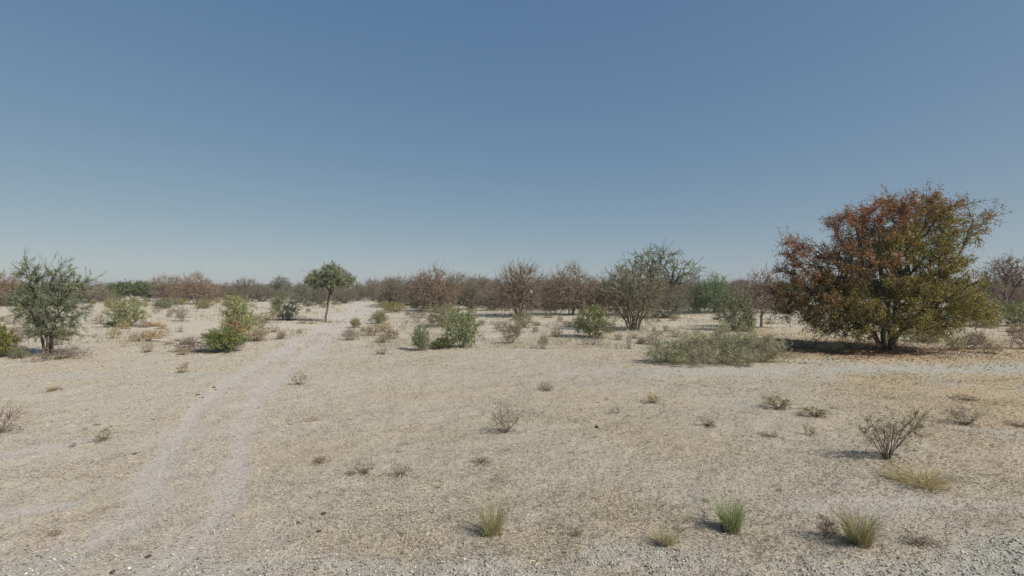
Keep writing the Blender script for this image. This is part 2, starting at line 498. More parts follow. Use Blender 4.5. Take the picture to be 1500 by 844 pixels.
def stuff(name, me):
    o = bpy.data.objects.new(name, me); C.objects.link(o); o['kind'] = 'stuff'
    return o

def scatter_disc(rng, n, d0, d1, half=56, power=None):
    """spots in front of the road; nearer ground carries more of them"""
    a = np.radians(rng.uniform(-half, half, n)); r = d0 * (d1 / d0) ** (rng.random(n) ** (power or 1))
    return r * np.sin(a), r * np.cos(a)

def pebble_mesh(name, rng, x, y, size, cols):
    n = len(x)
    z = terrain(x, y)
    base = np.array([[1, 0, 0], [0, 1, 0], [-1, 0, 0], [0, -1, 0], [0, 0, 1], [0, 0, -1]], float)
    tri = np.array([[0, 1, 4], [1, 2, 4], [2, 3, 4], [3, 0, 4], [1, 0, 5], [2, 1, 5], [3, 2, 5], [0, 3, 5]])
    v = base[None] * (.6 + .7 * rng.random((n, 6, 1))) * size[:, None, None] * .5
    v[:, :, 2] *= .7
    v = v + rng.normal(size=v.shape) * size[:, None, None] * .08
    a = rng.random(n) * 6.28; ca, sa = np.cos(a)[:, None], np.sin(a)[:, None]
    vx = v[:, :, 0] * ca - v[:, :, 1] * sa; vy = v[:, :, 0] * sa + v[:, :, 1] * ca
    v = np.stack([vx + x[:, None], vy + y[:, None], v[:, :, 2] + (z + size * .15)[:, None]], -1).reshape(-1, 3)
    f = (tri[None] + (np.arange(n) * 6)[:, None, None]).reshape(-1, 3)
    c = np.array(cols, float)[rng.integers(0, len(cols), n)] * (1 + .22 * rng.normal(size=(n, 1))).clip(.4, 1.6)
    return build_mesh(name, v, f, M_STONE, np.repeat(c, 6, 0))

def ground_cover():
    rng = np.random.default_rng(5)
    # road-edge gravel
    n = 110000
    x = rng.uniform(-8, 8, n); y = rng.uniform(2.6, 6.4, n)
    tr, cr, gr = masks(x, y)
    keep = rng.random(n) < gr ** 1.3 * .75
    x, y = x[keep], y[keep]
    s = .009 + .026 * rng.random(len(x)) ** 2.8
    stuff('gravel', pebble_mesh('gravel', rng, x, y, s, [(.49, .465, .40), (.41, .385, .335), (.58, .555, .49), (.25, .235, .20), (.48, .43, .35)]))
    # scattered grit over the sand
    x, y = scatter_disc(rng, 22000, 3.5, 26)
    keep = rng.random(len(x)) < .25 + .75 * sstep(.4, .65, fbm(x * .9, y * .9, 23, 3))
    x, y = x[keep], y[keep]
    s = .008 + .017 * rng.random(len(x)) ** 4 + .0005 * np.hypot(x, y)
    stuff('scattered_grit', pebble_mesh('scattered_grit', rng, x, y, s, [(.44, .42, .36), (.38, .35, .29), (.49, .46, .40), (.27, .235, .185), (.33, .29, .23)]))
    # straw crumbs lying on the sand
    n = 130000
    x, y = scatter_disc(rng, n, 3.2, 34)
    tr, cr, gr = masks(x, y)
    keep = rng.random(n) > np.maximum(np.maximum(np.maximum(tr, cr) * .8, gr * .75), .85 * (1 - sstep(.36, .62, fbm(x * .7 + 4, y * .8, 24, 3))))
    x, y = x[keep], y[keep]; n = len(x)
    r = np.hypot(x, y); z = terrain(x, y) + .012 + .01 * rng.random(n)
    a = rng.random(n) * 6.28; L = (.005 + .013 * rng.random(n) ** 1.6) * (1 + r * .03)
    dx = np.stack([np.cos(a), np.sin(a), rng.normal(size=n) * .35], 1) * L[:, None]
    cen = np.stack([x, y, z], 1)
    pts = np.stack([cen - dx, cen + dx], 1)
    w = np.repeat((.0035 + .0005 * r)[:, None], 2, 1)
    v, f = ribbons(pts, w, rng)
    cols = np.array([(.48, .42, .31), (.44, .37, .26), (.38, .31, .21), (.27, .22, .155), (.49, .45, .36)])
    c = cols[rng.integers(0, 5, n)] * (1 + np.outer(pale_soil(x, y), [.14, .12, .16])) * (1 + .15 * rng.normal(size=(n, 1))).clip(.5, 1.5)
    stuff('straw_litter', build_mesh('straw_litter', v, f, M_GRASS, np.repeat(c, 4, 0)))
    # short broken stubble of dry grass all over, thicker in patches
    n = 540000
    x, y = scatter_disc(rng, n, 3.6, 30, half=54)
    tr, cr, gr = masks(x, y)
    den = .38 + sstep(.45, .8, fbm(x * .7 + 3, y * .9, 14, 4)) * .32
    den = np.maximum(den, sstep(3.0, 8.0, x - .12 * y) * sstep(.38, .7, fbm(x * .8, y * 1.1, 15, 4)) * .9)
    keep = rng.random(n) < den * (1 - np.maximum(tr, cr) * .9) * (1 - .8 * gr)
    x, y, den = x[keep], y[keep], den[keep]; n = len(x)
    r = np.hypot(x, y); z = terrain(x, y)
    h = (.006 + .02 * rng.random(n) ** 2 + .018 * np.maximum(den - .5, 0)) * (1 + .012 * r)
    p0 = np.stack([x, y, z + .002], 1)
    p1 = p0 + np.stack([rng.normal(size=n) * h * 1.1, rng.normal(size=n) * h * 1.1, h * .8], 1)
    w = (.0035 + .00055 * r)[:, None] * np.array([1, .5])[None]
    v, f = ribbons(np.stack([p0, p1], 1), w, rng)
    cols = np.array([(.52, .45, .325), (.485, .405, .285), (.46, .385, .275), (.395, .32, .225), (.52, .46, .36)])
    warm = np.array([(.55, .44, .26), (.50, .385, .22), (.45, .34, .20), (.54, .455, .30), (.50, .40, .25)])
    ci = rng.integers(0, 5, n)
    isw = (rng.random(n) < sstep(.55, .95, den))[:, None]
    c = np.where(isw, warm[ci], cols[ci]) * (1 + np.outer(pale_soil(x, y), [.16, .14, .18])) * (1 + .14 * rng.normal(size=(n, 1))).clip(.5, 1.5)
    stuff('dry_stubble', build_mesh('dry_stubble', v, f, M_GRASS, np.repeat(c, 4, 0)))
    # rougher pale grass on the open plain farther back
    n = 200000
    x, y = scatter_disc(rng, n, 19, 120, half=50)
    tr, cr, gr = masks(x, y)
    cl = fbm(x * .55, y * .55, 18, 3)
    keep = rng.random(n) < sstep(.42, .66, cl) * (1 - np.maximum(tr, cr)) * .8
    keep &= (y > 21) 
    x, y = x[keep], y[keep]; n = len(x)
    r = np.hypot(x, y); z = terrain(x, y)
    h = (.04 + .20 * rng.random(n) ** 2)
    p0 = np.stack([x, y, z - .01], 1)
    p1 = p0 + np.stack([rng.normal(size=n) * h * .7, rng.normal(size=n) * h * .7, h], 1)
    w = (.004 + .0006 * r)[:, None] * np.array([1, .4])[None]
    v, f = ribbons(np.stack([p0, p1], 1), w, rng)
    cols = np.array([(.53, .475, .345), (.48, .42, .29), (.40, .355, .25), (.29, .265, .19), (.34, .34, .22)])
    c = cols[rng.integers(0, 5, n)] * (1 + .15 * rng.normal(size=(n, 1))).clip(.5, 1.5)
    stuff('plain_grass', build_mesh('plain_grass', v, f, M_GRASS, np.repeat(c, 4, 0)))
    # fallen red-brown leaves below the big tree
    n = 9000
    x = BIG_TREE[0] - 1.5 + rng.normal(size=n) * 3.0; y = BIG_TREE[1] + .8 + rng.normal(size=n) * 1.9
    cen = np.stack([x, y, terrain(x, y) + .012 + .015 * rng.random(n)], 1)
    v, f = leaves(cen, .07, .6, rng, up=2.5)
    cols = np.array([(.24, .11, .06), (.30, .16, .08), (.18, .09, .06), (.33, .22, .12)])
    c = cols[rng.integers(0, 4, n)]
    stuff('leaf_litter', build_mesh('leaf_litter', v, f, M_LEAF, np.repeat(c, 4, 0)))
ground_cover()

# ------------------------------------------------------------------ things
def thing(name, label, cat, loc, group=None, rz=0.0, scale=(1, 1, 1)):
    o = bpy.data.objects.new(name, None); C.objects.link(o)
    o.empty_display_size = .2
    o.location = loc; o.rotation_euler = (0, 0, rz); o.scale = scale
    o['label'] = label; o['category'] = cat
    if group: o['group'] = group
    return o

prng = np.random.default_rng(99)
FEET = []
class Proto:
    def __init__(s, name, cat, parts, w=None, h=None):
        s.name, s.cat, s.parts = name, cat, parts
        lo = []; hi = []
        for _, me in parts:
            a = np.zeros(len(me.vertices) * 3, np.float32); me.vertices.foreach_get("co", a); a = a.reshape(-1, 3)
            q = np.quantile(a, [.006, .994], axis=0); lo.append(q[0]); hi.append(q[1])
        lo = np.min(lo, 0); hi = np.max(hi, 0)
        s.w = w or float(max(hi[0] - lo[0], .01)); s.h = h or float(hi[2]); s.cx = float((hi[0] + lo[0]) / 2)

def place(P, px, py, hpx, wpx, label, group=None, rz=None, color=(1, 1, 1), wood=(1, 1, 1), name=None, cat=None, zoff=0.0):
    x, y, z = at(px, py)
    m = y / F
    sz = hpx * m / P.h; sx = wpx * m / P.w
    if rz is None: rz = prng.uniform(0, 6.28)
    if y < 45 and wpx * m > .28: FEET.append((x, y, wpx * m * .5))
    loc = (x, y, z + zoff - .02 * sz)
    nm = name or P.name
    if len(P.parts) == 1 and P.parts[0][0] == 'blades':
        o = bpy.data.objects.new(nm, P.parts[0][1]); C.objects.link(o)
        o.location = loc; o.rotation_euler = (0, 0, rz); o.scale = (sx, sx, sz)
        o['label'] = label; o['category'] = cat or P.cat
        if group: o['group'] = group
        o.color = (*color, 1)
        return o
    root = thing(nm, label, cat or P.cat, loc, group, rz, (sx, sx, sz))
    for pn, me in P.parts:
        c = bpy.data.objects.new(pn, me); C.objects.link(c); c.parent = root
        c.color = (*(color if pn == 'foliage' else wood), 1)
    return root

def stem_fan(seed, n, h, spread, r0, r1, base=.12, jitter=.3):
    rng = np.random.default_rng(seed)
    out = []
    for k in range(n):
        a = 6.283 * (k + jitter * rng.normal()) / n
        s = spread * (.5 + .6 * rng.random()); hh = h * (.75 + .4 * rng.random())
        out.append(((math.cos(a) * base, math.sin(a) * base, -.06), (math.cos(a) * s, math.sin(a) * s, hh), r0 * (.7 + .5 * rng.random()), r1))
    return out

# --- big tree with reddening leaves, shaped after its lobes in the photo
def big_tree():
    m = BIG_TREE[1] / F
    def B(px, py, rx, rz, ry, w, dy=0.0):
        return ((px - 1300) * m, dy, (513 - py) * m, rx * m, ry * m, rz * m, w)
    blobs = [B(1305, 446, 92, 33, 85, 3.0, -.3), B(1192, 438, 50, 36, 70, 1.9, .2), B(1290, 385, 95, 50, 90, 3.6),
             B(1340, 325, 82, 36, 70, 2.0, .3), B(1270, 345, 58, 38, 60, 1.2, -.2), B(1388, 340, 46, 38, 50, .9, .2),
             B(1375, 415, 48, 46, 62, 1.5, -.2), B(1168, 385, 24, 36, 40, .45), B(1230, 465, 55, 28, 60, 1.2, -.6),
             B(1362, 462, 56, 24, 60, 1.0, -.4), B(1430, 330, 20, 32, 30, .22), B(1335, 298, 36, 18, 40, .4)]
    stems = [((-.24, 0, -.08), (-1.4, .4, 1.9), .10, .07), ((-.05, .14, -.08), (-.4, -.6, 2.1), .10, .075), ((.12, -.10, -.08), (.6, .3, 2.2), .11, .08),
             ((.26, .08, -.08), (1.3, -.5, 2.0), .09, .06), ((.05, -.2, -.08), (.2, 1.0, 2.2), .09, .07)]
    def tint(cen, rng):
        green = np.array([.085, .105, .030]); olive = np.array([.15, .135, .045]); red = np.array([.175, .050, .040]); brown = np.array([.145, .095, .055])
        z = cen[:, 2]; x = cen[:, 0]
        n = fbm(cen[:, 0] * .9 + cen[:, 1] * .6, z * .9 + cen[:, 1] * .5, 7, 3)
        k = sstep(2.8, 6.2, z + 2.6 * (n - .5) * 2 - .42 * x) * .8 + .1 + .22 * rng.normal(size=len(z))
        k = np.clip(k, 0, 1)[:, None]
        g = np.where(rng.random((len(z), 1)) < .45, green, olive); rr = np.where(rng.random((len(z), 1)) < .55, red, brown)
        c = g * (1 - k) + rr * k
        return c * np.array([2.35, 2.3, 1.8]) * (1 + .28 * rng.normal(size=(len(z), 1))).clip(.45, 1.8)
    parts = woody(11, stems, blobs, 60, 430, 4600, (.06, .03, .012), leaf=(145000, .066, .50, .07, tint), bark=(.085, .068, .058), twig=(.10, .072, .06),
                  shoots=(190, .65), spread=.30, curl=-.12, twig_w=.009, shell=.65)
    t = thing('tree', 'broad spreading tree with reddening leaves above green ones, on several stout trunks', 'tree', (BIG_TREE[0], BIG_TREE[1], BIG_TREE[2] - .02))
    for pn, me in parts:
        o = bpy.data.objects.new(pn, me); C.objects.link(o); o.parent = t
big_tree()

# --- prototypes
G_GREY = [(.13, .14, .085), (.17, .18, .12), (.10, .12, .06)]
G_GREEN = [(.08, .112, .045), (.11, .145, .065), (.15, .16, .085)]
R_BROWN = [(.145, .115, .082), (.16, .138, .096), (.135, .13, .084)]

P_ACACIA = Proto('acacia_sapling', 'tree', woody(21, stem_fan(2, 5, 1.6, .55, .06, .03, .10), [(-.65, 0, 1.75, .75, .7, .55, 1.8), (.5, 0, 1.65, .9, .75, .6, 1.9), (-.2, .1, 2.45, .65, .6, .55, 1.3), (.45, .1, 2.6, .5, .5, .6, .9), (.1, -.1, 1.0, .8, .7, .45, 1.3), (-.6, .1, 1.1, .5, .5, .35, .6), (-.75, 0, 2.8, .3, .35, .5, .4), (1.25, 0, 2.5, .4, .4, .22, .35), (-1.1, .1, 2.0, .35, .4, .3, .3)],
    34, 150, 1500, (.03, .016, .008), leaf=(47000, .046, .36, .035, tint_of((.08, .108, .055), (.115, .145, .08), (.15, .17, .11), var=.2)), shoots=(90, .75), spread=.22, twig_w=.008, curl=.35))
P_UMBRELLA = Proto('umbrella_tree', 'tree', woody(31, [((-.30, 0, -.06), (.10, 0, 2.55), .075, .06), ((.10, 0, 2.0), (.55, .2, 2.95), .07, .05), ((.05, 0, 2.1), (-.5, -.2, 2.95), .07, .05)],
    [(-.75, 0, 3.1, .95, 1.0, .5, 1.5), (.8, 0, 3.1, 1.05, 1.0, .5, 1.5), (.1, 0, 3.55, 1.1, 1.0, .6, 1.6), (.3, 0, 3.15, 1.3, 1.3, .5, 1.4)],
    30, 220, 1500, (.04, .02, .009), leaf=(38000, .07, .45, .04, tint_of((.09, .112, .06), (.13, .152, .088), (.165, .182, .115), var=.2)), shoots=(50, .3), spread=.2, twig_w=.009, curl=.2))
P_FLATTOP = Proto('flat_topped_tree', 'tree', woody(41, stem_fan(4, 3, 1.9, 1.2, .16, .10, .1), [(0, 0, 2.7, 4.6, 4.2, 1.0, 3), (-1.2, 0, 3.4, 2.8, 2.6, .7, 1.3), (1.2, 0, 3.5, 2.9, 2.4, .75, 1.3), (2.4, -.8, 2.0, 2.0, 2, .8, .8), (-2.4, -.8, 2.1, 2.0, 2, .8, .8)],
    40, 260, 1100, (.08, .04, .02), leaf=(20000, .20, .55, .12, tint_of((.07, .10, .04), (.10, .14, .055), var=.2)), spread=.4, twig_w=.02))

def thorn(seed, **kw):
    d = dict(n=5, h=1.4, sp=.9, blobs=[(0, 0, 1.5, 2.1, 1.9, 1.25, 2), (-1.1, .2, 1.1, 1.3, 1.3, .9, 1.1), (1.2, -.1, 1.2, 1.3, 1.3, 1.0, 1.1), (.2, 0, 2.4, 1.5, 1.4, .75, .8)],
             n1=48, n2=330, n3=2300, leaf=11000, cols=R_BROWN, shoots=(110, .55), curl=.3)
    d.update(kw)
    return woody(seed, stem_fan(seed, d['n'], d['h'], d['sp'], .075, .04, .18), d['blobs'], d['n1'], d['n2'], d['n3'], (.035, .02, .012),
                 leaf=(d['leaf'], .062, .6, .06, tint_of(*d['cols'])) if d['leaf'] else None, shoots=d['shoots'], spread=.34, twig_w=.014, curl=d['curl'],
                 bark=(.10, .082, .07), twig=(.152, .136, .105))
P_THORN = [Proto('thorn_tree', 'tree', thorn(51)), Proto('thorn_tree', 'tree', thorn(52, n=3, h=1.6, leaf=12500)),
           Proto('thorn_tree', 'tree', thorn(53, n=7, h=1.0, sp=1.2, leaf=8500, cols=[(.12, .108, .078), (.135, .125, .085)])),
           Proto('thorn_tree', 'tree', thorn(54, n=4, leaf=11000, cols=[(.145, .10, .066), (.135, .115, .064), (.11, .115, .058)]))]
P_THORN.append(Proto('thorn_tree', 'tree', thorn(56, n=4, h=1.2, sp=1.1, leaf=8000, shoots=(160, .7), cols=[(.13, .12, .085), (.15, .135, .09), (.12, .125, .075)],
    blobs=[(-.5, 0, 1.3, 1.7, 1.7, 1.0, 2), (1.1, .2, .9, 1.5, 1.3, .8, 1.2), (-.8, 0, 2.4, 1.0, 1.1, .6, .9), (.9, 0, 2.0, .9, 1.0, .6, .6), (-1.9, .1, .8, .8, 1, .6, .6)])))
P_THORN.append(Proto('thorn_tree', 'tree', thorn(57, n=6, h=1.0, sp=1.3, leaf=9500, shoots=(60, .35),
    blobs=[(-1.1, 0, 1.5, 1.4, 1.5, 1.2, 1.6), (1.2, .1, 1.3, 1.3, 1.4, 1.1, 1.4), (0, 0, .9, 1.8, 1.5, .8, 1.2), (1.5, 0, 2.3, .7, .8, .5, .5)])))
P_VASE = Proto('thorn_tree', 'tree', thorn(55, n=5, h=1.5, sp=.8, leaf=5600, shoots=(220, .8), n3=2200, curl=.5,
    blobs=[(0, 0, 2.4, 2.0, 1.9, .9, 1.6), (0, 0, 1.3, 1.9, 1.6, .95, 2.6), (-.8, 0, 2.6, 1.0, 1, .6, .7), (.9, 0, 2.5, 1.0, 1, .6, .7)]))
P_SPARSE = Proto('sparse_tree', 'tree', woody(61, [((0, 0, -.06), (-.9, .2, 2.2), .12, .06), ((.12, .1, -.06), (.5, -.3, 2.5), .13, .07), ((.1, -.1, -.06), (1.5, .3, 2.3), .10, .05)],
    [(-.8, 0, 3.6, 1.5, 1.3, .9, 1.2), (.9, 0, 3.7, 1.6, 1.3, 1.0, 1.4), (.1, 0, 4.3, 1.2, 1.1, .6, .8), (2.0, 0, 3.1, .9, .8, .6, .5), (-1.9, 0, 3.2, .8, .8, .6, .4)],
    34, 150, 520, (.05, .026, .014), leaf=(3600, .10, .6, .08, tint_of((.09, .12, .07), (.12, .13, .08), (.13, .155, .09))), shoots=(70, .8), spread=.36, twig_w=.02, bark=(.11, .09, .08), twig=(.12, .10, .09)))
P_THICKET = Proto('grey_thicket', 'bush', woody(62, stem_fan(7, 12, 1.2, .75, .035, .02, .22), [(0, 0, 1.7, 1.4, 1.2, 1.0, 2), (-.5, 0, 2.3, .9, .9, .7, 1), (.7, 0, 2.0, 1.0, .9, .9, 1), (0, 0, 1.0, 1.0, .9, .6, 1)],
    60, 330, 1900, (.02, .013, .009), leaf=(7000, .065, .55, .05, tint_of((.15, .14, .08), (.17, .13, .085), (.13, .14, .075))), shoots=(70, .5), spread=.28, twig_w=.013, curl=.5, bark=(.14, .115, .095), twig=(.175, .15, .115), stem_name='stems', twig_name='twigs'))
P_DEADTREE = Proto('bare_tree', 'tree', woody(63, [((0, 0, -.06), (.05, 0, 1.6), .09, .06), ((.03, 0, .9), (.6, .1, 2.1), .05, .03), ((.0, 0, 1.0), (-.6, -.1, 2.0), .05, .03)],
    [(0, 0, 2.1, 1.7, 1.4, .8, 2), (0, 0, 3.1, 1.0, .9, .8, 1), (.5, 0, 3.5, .6, .6, .5, .4)], 34, 230, 1200, (.03, .018, .011), leaf=(2600, .06, .6, .05, tint_of((.20, .14, .11), (.18, .13, .10))),
    shoots=(90, .7), spread=.3, twig_w=.013, curl=.4, bark=(.13, .10, .085), twig=(.165, .13, .11)))

def bush(seed, cols, n=9, h=.55, sp=.5, leaf=6500, size=.055, flat=1.0, n3=800, shoots=(60, .3), twigc=(.15, .13, .09), asp=.5):
    return woody(seed, stem_fan(seed, n, h, sp, .02, .011, .10), [(0, 0, .75 * flat, .72, .68, .5 * flat, 2), (-.38, .1, .55 * flat, .5, .5, .42 * flat, 1), (.4, -.1, .6 * flat, .52, .5, .45 * flat, 1), (.1, 0, 1.05 * flat, .45, .45, .3 * flat, .7)],
                 26, 130, n3, (.012, .008, .005), leaf=(leaf, size, asp, .03, tint_of(*cols, scale=.4)), shoots=shoots, spread=.16, twig_w=.007, curl=.4, bark=(.15, .12, .095), twig=twigc, stem_name='stems', twig_name='twigs')
P_GREEN = [Proto('green_bush', 'bush', bush(71, G_GREEN)), Proto('green_bush', 'bush', bush(72, G_GREEN, n=6, h=.7, leaf=7000)), Proto('green_bush', 'bush', bush(73, [(.06, .095, .03), (.09, .12, .04), (.14, .13, .05)], leaf=10000))]
P_GREY = [Proto('grey_green_bush', 'bush', bush(74, G_GREY, leaf=6000, shoots=(90, .35))), Proto('grey_green_bush', 'bush', bush(75, G_GREY, leaf=4000, n=12, shoots=(90, .35)))]

def shrub(seed, leaf=700, n=9, n3=260, cols=((.17, .14, .09), (.14, .125, .08)), h=.3, sp=.32, twigc=(.175, .145, .11)):
    return woody(seed, stem_fan(seed, n, h, sp, .010, .006, .05), [(0, 0, .36, .42, .4, .26, 2), (-.25, 0, .3, .25, .25, .2, 1), (.25, .05, .38, .25, .25, .25, 1)],
                 20, 70, n3, (.007, .005, .0035), leaf=(leaf, .04, .5, .02, tint_of(*cols, scale=.3)) if leaf else None, shoots=(40, .2), spread=.10, twig_w=.006, curl=.4, bark=(.15, .12, .095), twig=twigc, stem_name='stems', twig_name='twigs')
P_DRY = [Proto('dry_shrub', 'shrub', shrub(81)), Proto('dry_shrub', 'shrub', shrub(82, leaf=0, n=12)), Proto('dry_shrub', 'shrub', shrub(83, leaf=1500, cols=((.16, .15, .085), (.19, .165, .10)))),
         Proto('dry_shrub', 'shrub', shrub(84, leaf=400, n=7, n3=340, twigc=(.13, .10, .085)))]
P_WEED = [Proto('low_weed', 'weed', shrub(85, leaf=900, n=6, n3=90, cols=((.17, .165, .08), (.20, .18, .10)))), Proto('low_weed', 'weed', shrub(86, leaf=250, n=6, n3=70, cols=((.19, .145, .095), (.15, .12, .08))))]

def fan_shrub(seed):
    rng = np.random.default_rng(seed); st = []
    for k in range(22):
        a = rng.uniform(0, 6.28); s = rng.uniform(.06, .42); hh = rng.uniform(.35, .62)
        st.append(((math.cos(a) * .04, math.sin(a) * .04, -.05), (math.cos(a) * s, math.sin(a) * s * .7, hh), .0075, .004))
    for q in ((.62, .02, .78), (.55, -.1, .66), (.66, .1, .52), (.5, .1, .45)):
        st.append(((.02, 0, -.05), q, .009, .005))
    return woody(seed, st, [(-.28, 0, .48, .2, .2, .2, 1.2), (0, 0, .42, .25, .22, .2, 1), (.25, 0, .45, .2, .2, .2, .8), (.55, 0, .62, .16, .12, .14, .7), (.58, .05, .42, .16, .12, .1, .4)],
                 26, 60, 190, (.006, .005, .0035), leaf=(2300, .024, .45, .022, tint_of((.105, .092, .05), (.13, .112, .065), (.09, .085, .045), scale=.3)), shoots=(60, .16), spread=.08, twig_w=.0045, curl=.35,
                 bark=(.16, .13, .10), twig=(.165, .135, .10), stem_name='stems', twig_name='twigs')
P_FAN = Proto('dry_shrub', 'shrub', fan_shrub(88))

STRAW = [(.46, .41, .29), (.40, .35, .24), (.36, .33, .22), (.29, .26, .18)]
P_TUFT = Proto('grass_tuft', 'grass tuft', [('blades', tuft(91, 300, .42, .22, 1.0, [(.42, .38, .20), (.36, .34, .17), (.30, .29, .14), (.47, .39, .23)], .005, base_r=.11))])
P_TUFT_GREEN = Proto('grass_tuft', 'grass tuft', [('blades', tuft(92, 560, .36, .22, 1.1, [(.15, .20, .085), (.19, .235, .11), (.24, .265, .13), (.38, .34, .18)], .005, base_r=.09))])
P_TUFT_MIX = Proto('grass_tuft', 'grass tuft', [('blades', tuft(93, 560, .34, .26, 1.15, [(.24, .255, .11), (.29, .28, .13), (.38, .33, .17), (.44, .36, .20)], .005, base_r=.11))])
P_TUFT_DRY = [Proto('dry_grass_tuft', 'grass tuft', [('blades', tuft(94, 260, .22, .2, 1.3, STRAW, .006, base_r=.1))]), Proto('dry_grass_tuft', 'grass tuft', [('blades', tuft(95, 420, .18, .3, 1.4, STRAW, .006, base_r=.2))])]

# --- named trees
place(P_ACACIA, 71, 521, 141, 112, 'young green feathery acacia on forked stems, nearest tree on the left', rz=0.0, wood=(.6, .58, .55))
place(P_UMBRELLA, 483, 472, 85, 69, 'lone umbrella shaped tree on a single slim trunk beside the dirt track', rz=0.0, wood=(.6, .58, .55))
place(P_FLATTOP, 194, 441, 29, 62, 'distant dark green flat topped tree, wider than it is high', rz=.3)

# --- trees of the scrub belt that can be told apart: (proto, px, base, height, width, colour, label)
RED = (1.15, .90, .78); GRY = (.93, 1.0, .95); PUR = (1.02, .97, .95); OLV = (.9, 1.08, .8)
belt = [
 (P_THORN[3], 8, 449, 49, 76, RED, 'reddish brown thorn tree behind the acacia sapling at the left edge'),
 (P_THORN[2], 40, 447, 30, 60, OLV, 'low olive bush tree showing behind the left side of the acacia sapling'),
 (P_THORN[2], 130, 444, 26, 56, PUR, 'low brownish bush tree just right of the acacia sapling on the horizon'),
 (P_THORN[3], 152, 442, 20, 40, OLV, 'low olive brown bush tree left of the flat topped tree'),
 (P_VASE, 243, 441, 38, 42, RED, 'thin reddish thorn tree, first one right of the flat topped tree'),
 (P_THORN[1], 286, 446, 46, 58, RED, 'dense reddish thorn tree, tallest between flat topped tree and umbrella tree'),
 (P_THORN[3], 306, 440, 28, 30, RED, 'small reddish thorn tree on the right flank of the dense reddish one'),
 (P_THORN[0], 334, 438, 24, 38, RED, 'small dark red thorn tree on the horizon above the upright green bush'),
 (P_VASE, 358, 439, 32, 34, PUR, 'open purplish thorn tree on the horizon behind the upright green bush'),
 (P_THORN[2], 383, 442, 26, 50, PUR, 'dense purple brown thorn bush left of the round grey green bush'),
 (P_SPARSE, 410, 441, 37, 46, (.9, .85, .95), 'bare grey purple tree rising above the round grey green bush'),
 (P_THORN[4], 446, 444, 30, 52, GRY, 'grey brown thorn bush behind the left side of the umbrella tree'),
 (P_THORN[0], 468, 446, 28, 44, GRY, 'grey thorn bush showing below the umbrella tree crown, left of its trunk'),
 (P_THORN[2], 505, 444, 26, 46, PUR, 'brown thorn bush showing below the umbrella tree crown, right of its trunk'),
 (P_THORN[3], 524, 441, 27, 40, OLV, 'olive brown thorn tree on the horizon at the end of the dirt track'),
 (P_THORN[0], 547, 441, 27, 26, PUR, 'small dark peaked thorn tree right of where the dirt track ends'),
 (P_THORN[4], 576, 450, 42, 52, (1.05, .95, .85), 'rounded brown thorn tree left of the big bristly reddish thorn tree'),
 (P_THORN[1], 636, 456, 63, 92, (1.15, .95, .85), 'big bristly reddish thorn tree behind the middle green bush'),
 (P_THORN[5], 690, 453, 42, 56, PUR, 'low mauve brown thorn tree right of the big bristly reddish one'),
 (P_THORN[2], 722, 455, 36, 52, PUR, 'low mauve brown thorn bush left of the vase shaped thorn tree'),
 (P_VASE, 760, 464, 78, 82, (1.15, .95, .8), 'vase shaped bare thorn tree with fanned branches in the middle'),
 (P_THORN[4], 800, 456, 38, 50, PUR, 'low brown thorn bush filling the gap right of the vase shaped tree'),
 (P_THORN[1], 836, 461, 73, 84, (1.1, .95, .85), 'dome shaped brown thorn tree behind the pale green leafy bush'),
 (P_THORN[5], 884, 462, 50, 56, RED, 'reddish brown thorn bush between dome shaped tree and grey thicket'),
 (P_SPARSE, 962, 464, 104, 130, (1.0, 1.12, 1.05), 'tall thin crowned tree standing above the grey thicket'),
 (P_THICKET, 928, 483, 94, 100, (.72, .78, .72), 'grey brown thicket of many upright stems in front of tall thin tree'),
 (P_THORN[2], 975, 466, 58, 70, GRY, 'grey brown thorn bush at the foot of the tall thin crowned tree'),
 (P_THORN[4], 1012, 459, 44, 50, OLV, 'olive brown thorn bush right of the tall thin crowned tree'),
 (P_THORN[3], 1048, 458, 56, 70, (.75, 1.35, .75), 'greenish leafy tree behind the sprawling bush'),
 (P_THORN[2], 1092, 457, 47, 62, PUR, 'brown thorn bush on the horizon left of the bare pinkish tree'),
 (P_DEADTREE, 1116, 480, 86, 78, (.95, .92, .88), 'bare pinkish brown tree with slim trunk beside the big reddening tree'),
 (P_THORN[0], 1150, 460, 46, 58, PUR, 'brown thorn bush behind the left edge of the big reddening tree'),
 (P_SPARSE, 1476, 458, 84, 84, (1.2, .85, .85), 'thin reddish tree at the right edge behind the big tree'),
 (P_THORN[1], 1484, 456, 40, 64, (1.05, .85, .8), 'dark reddish thorn bush at the right edge below the thin reddish tree'),
 (P_THORN[3], 1425, 466, 44, 56, (1.3, 1.0, .7), 'red and green leafy bush low behind the right of the big tree'),
]
for P, px, py, h, w, col, lab in belt:
    place(P, px, py, h, w, lab, 'thorn scrub along the horizon', color=col, wood=tuple(.5 + .5 * c for c in col))

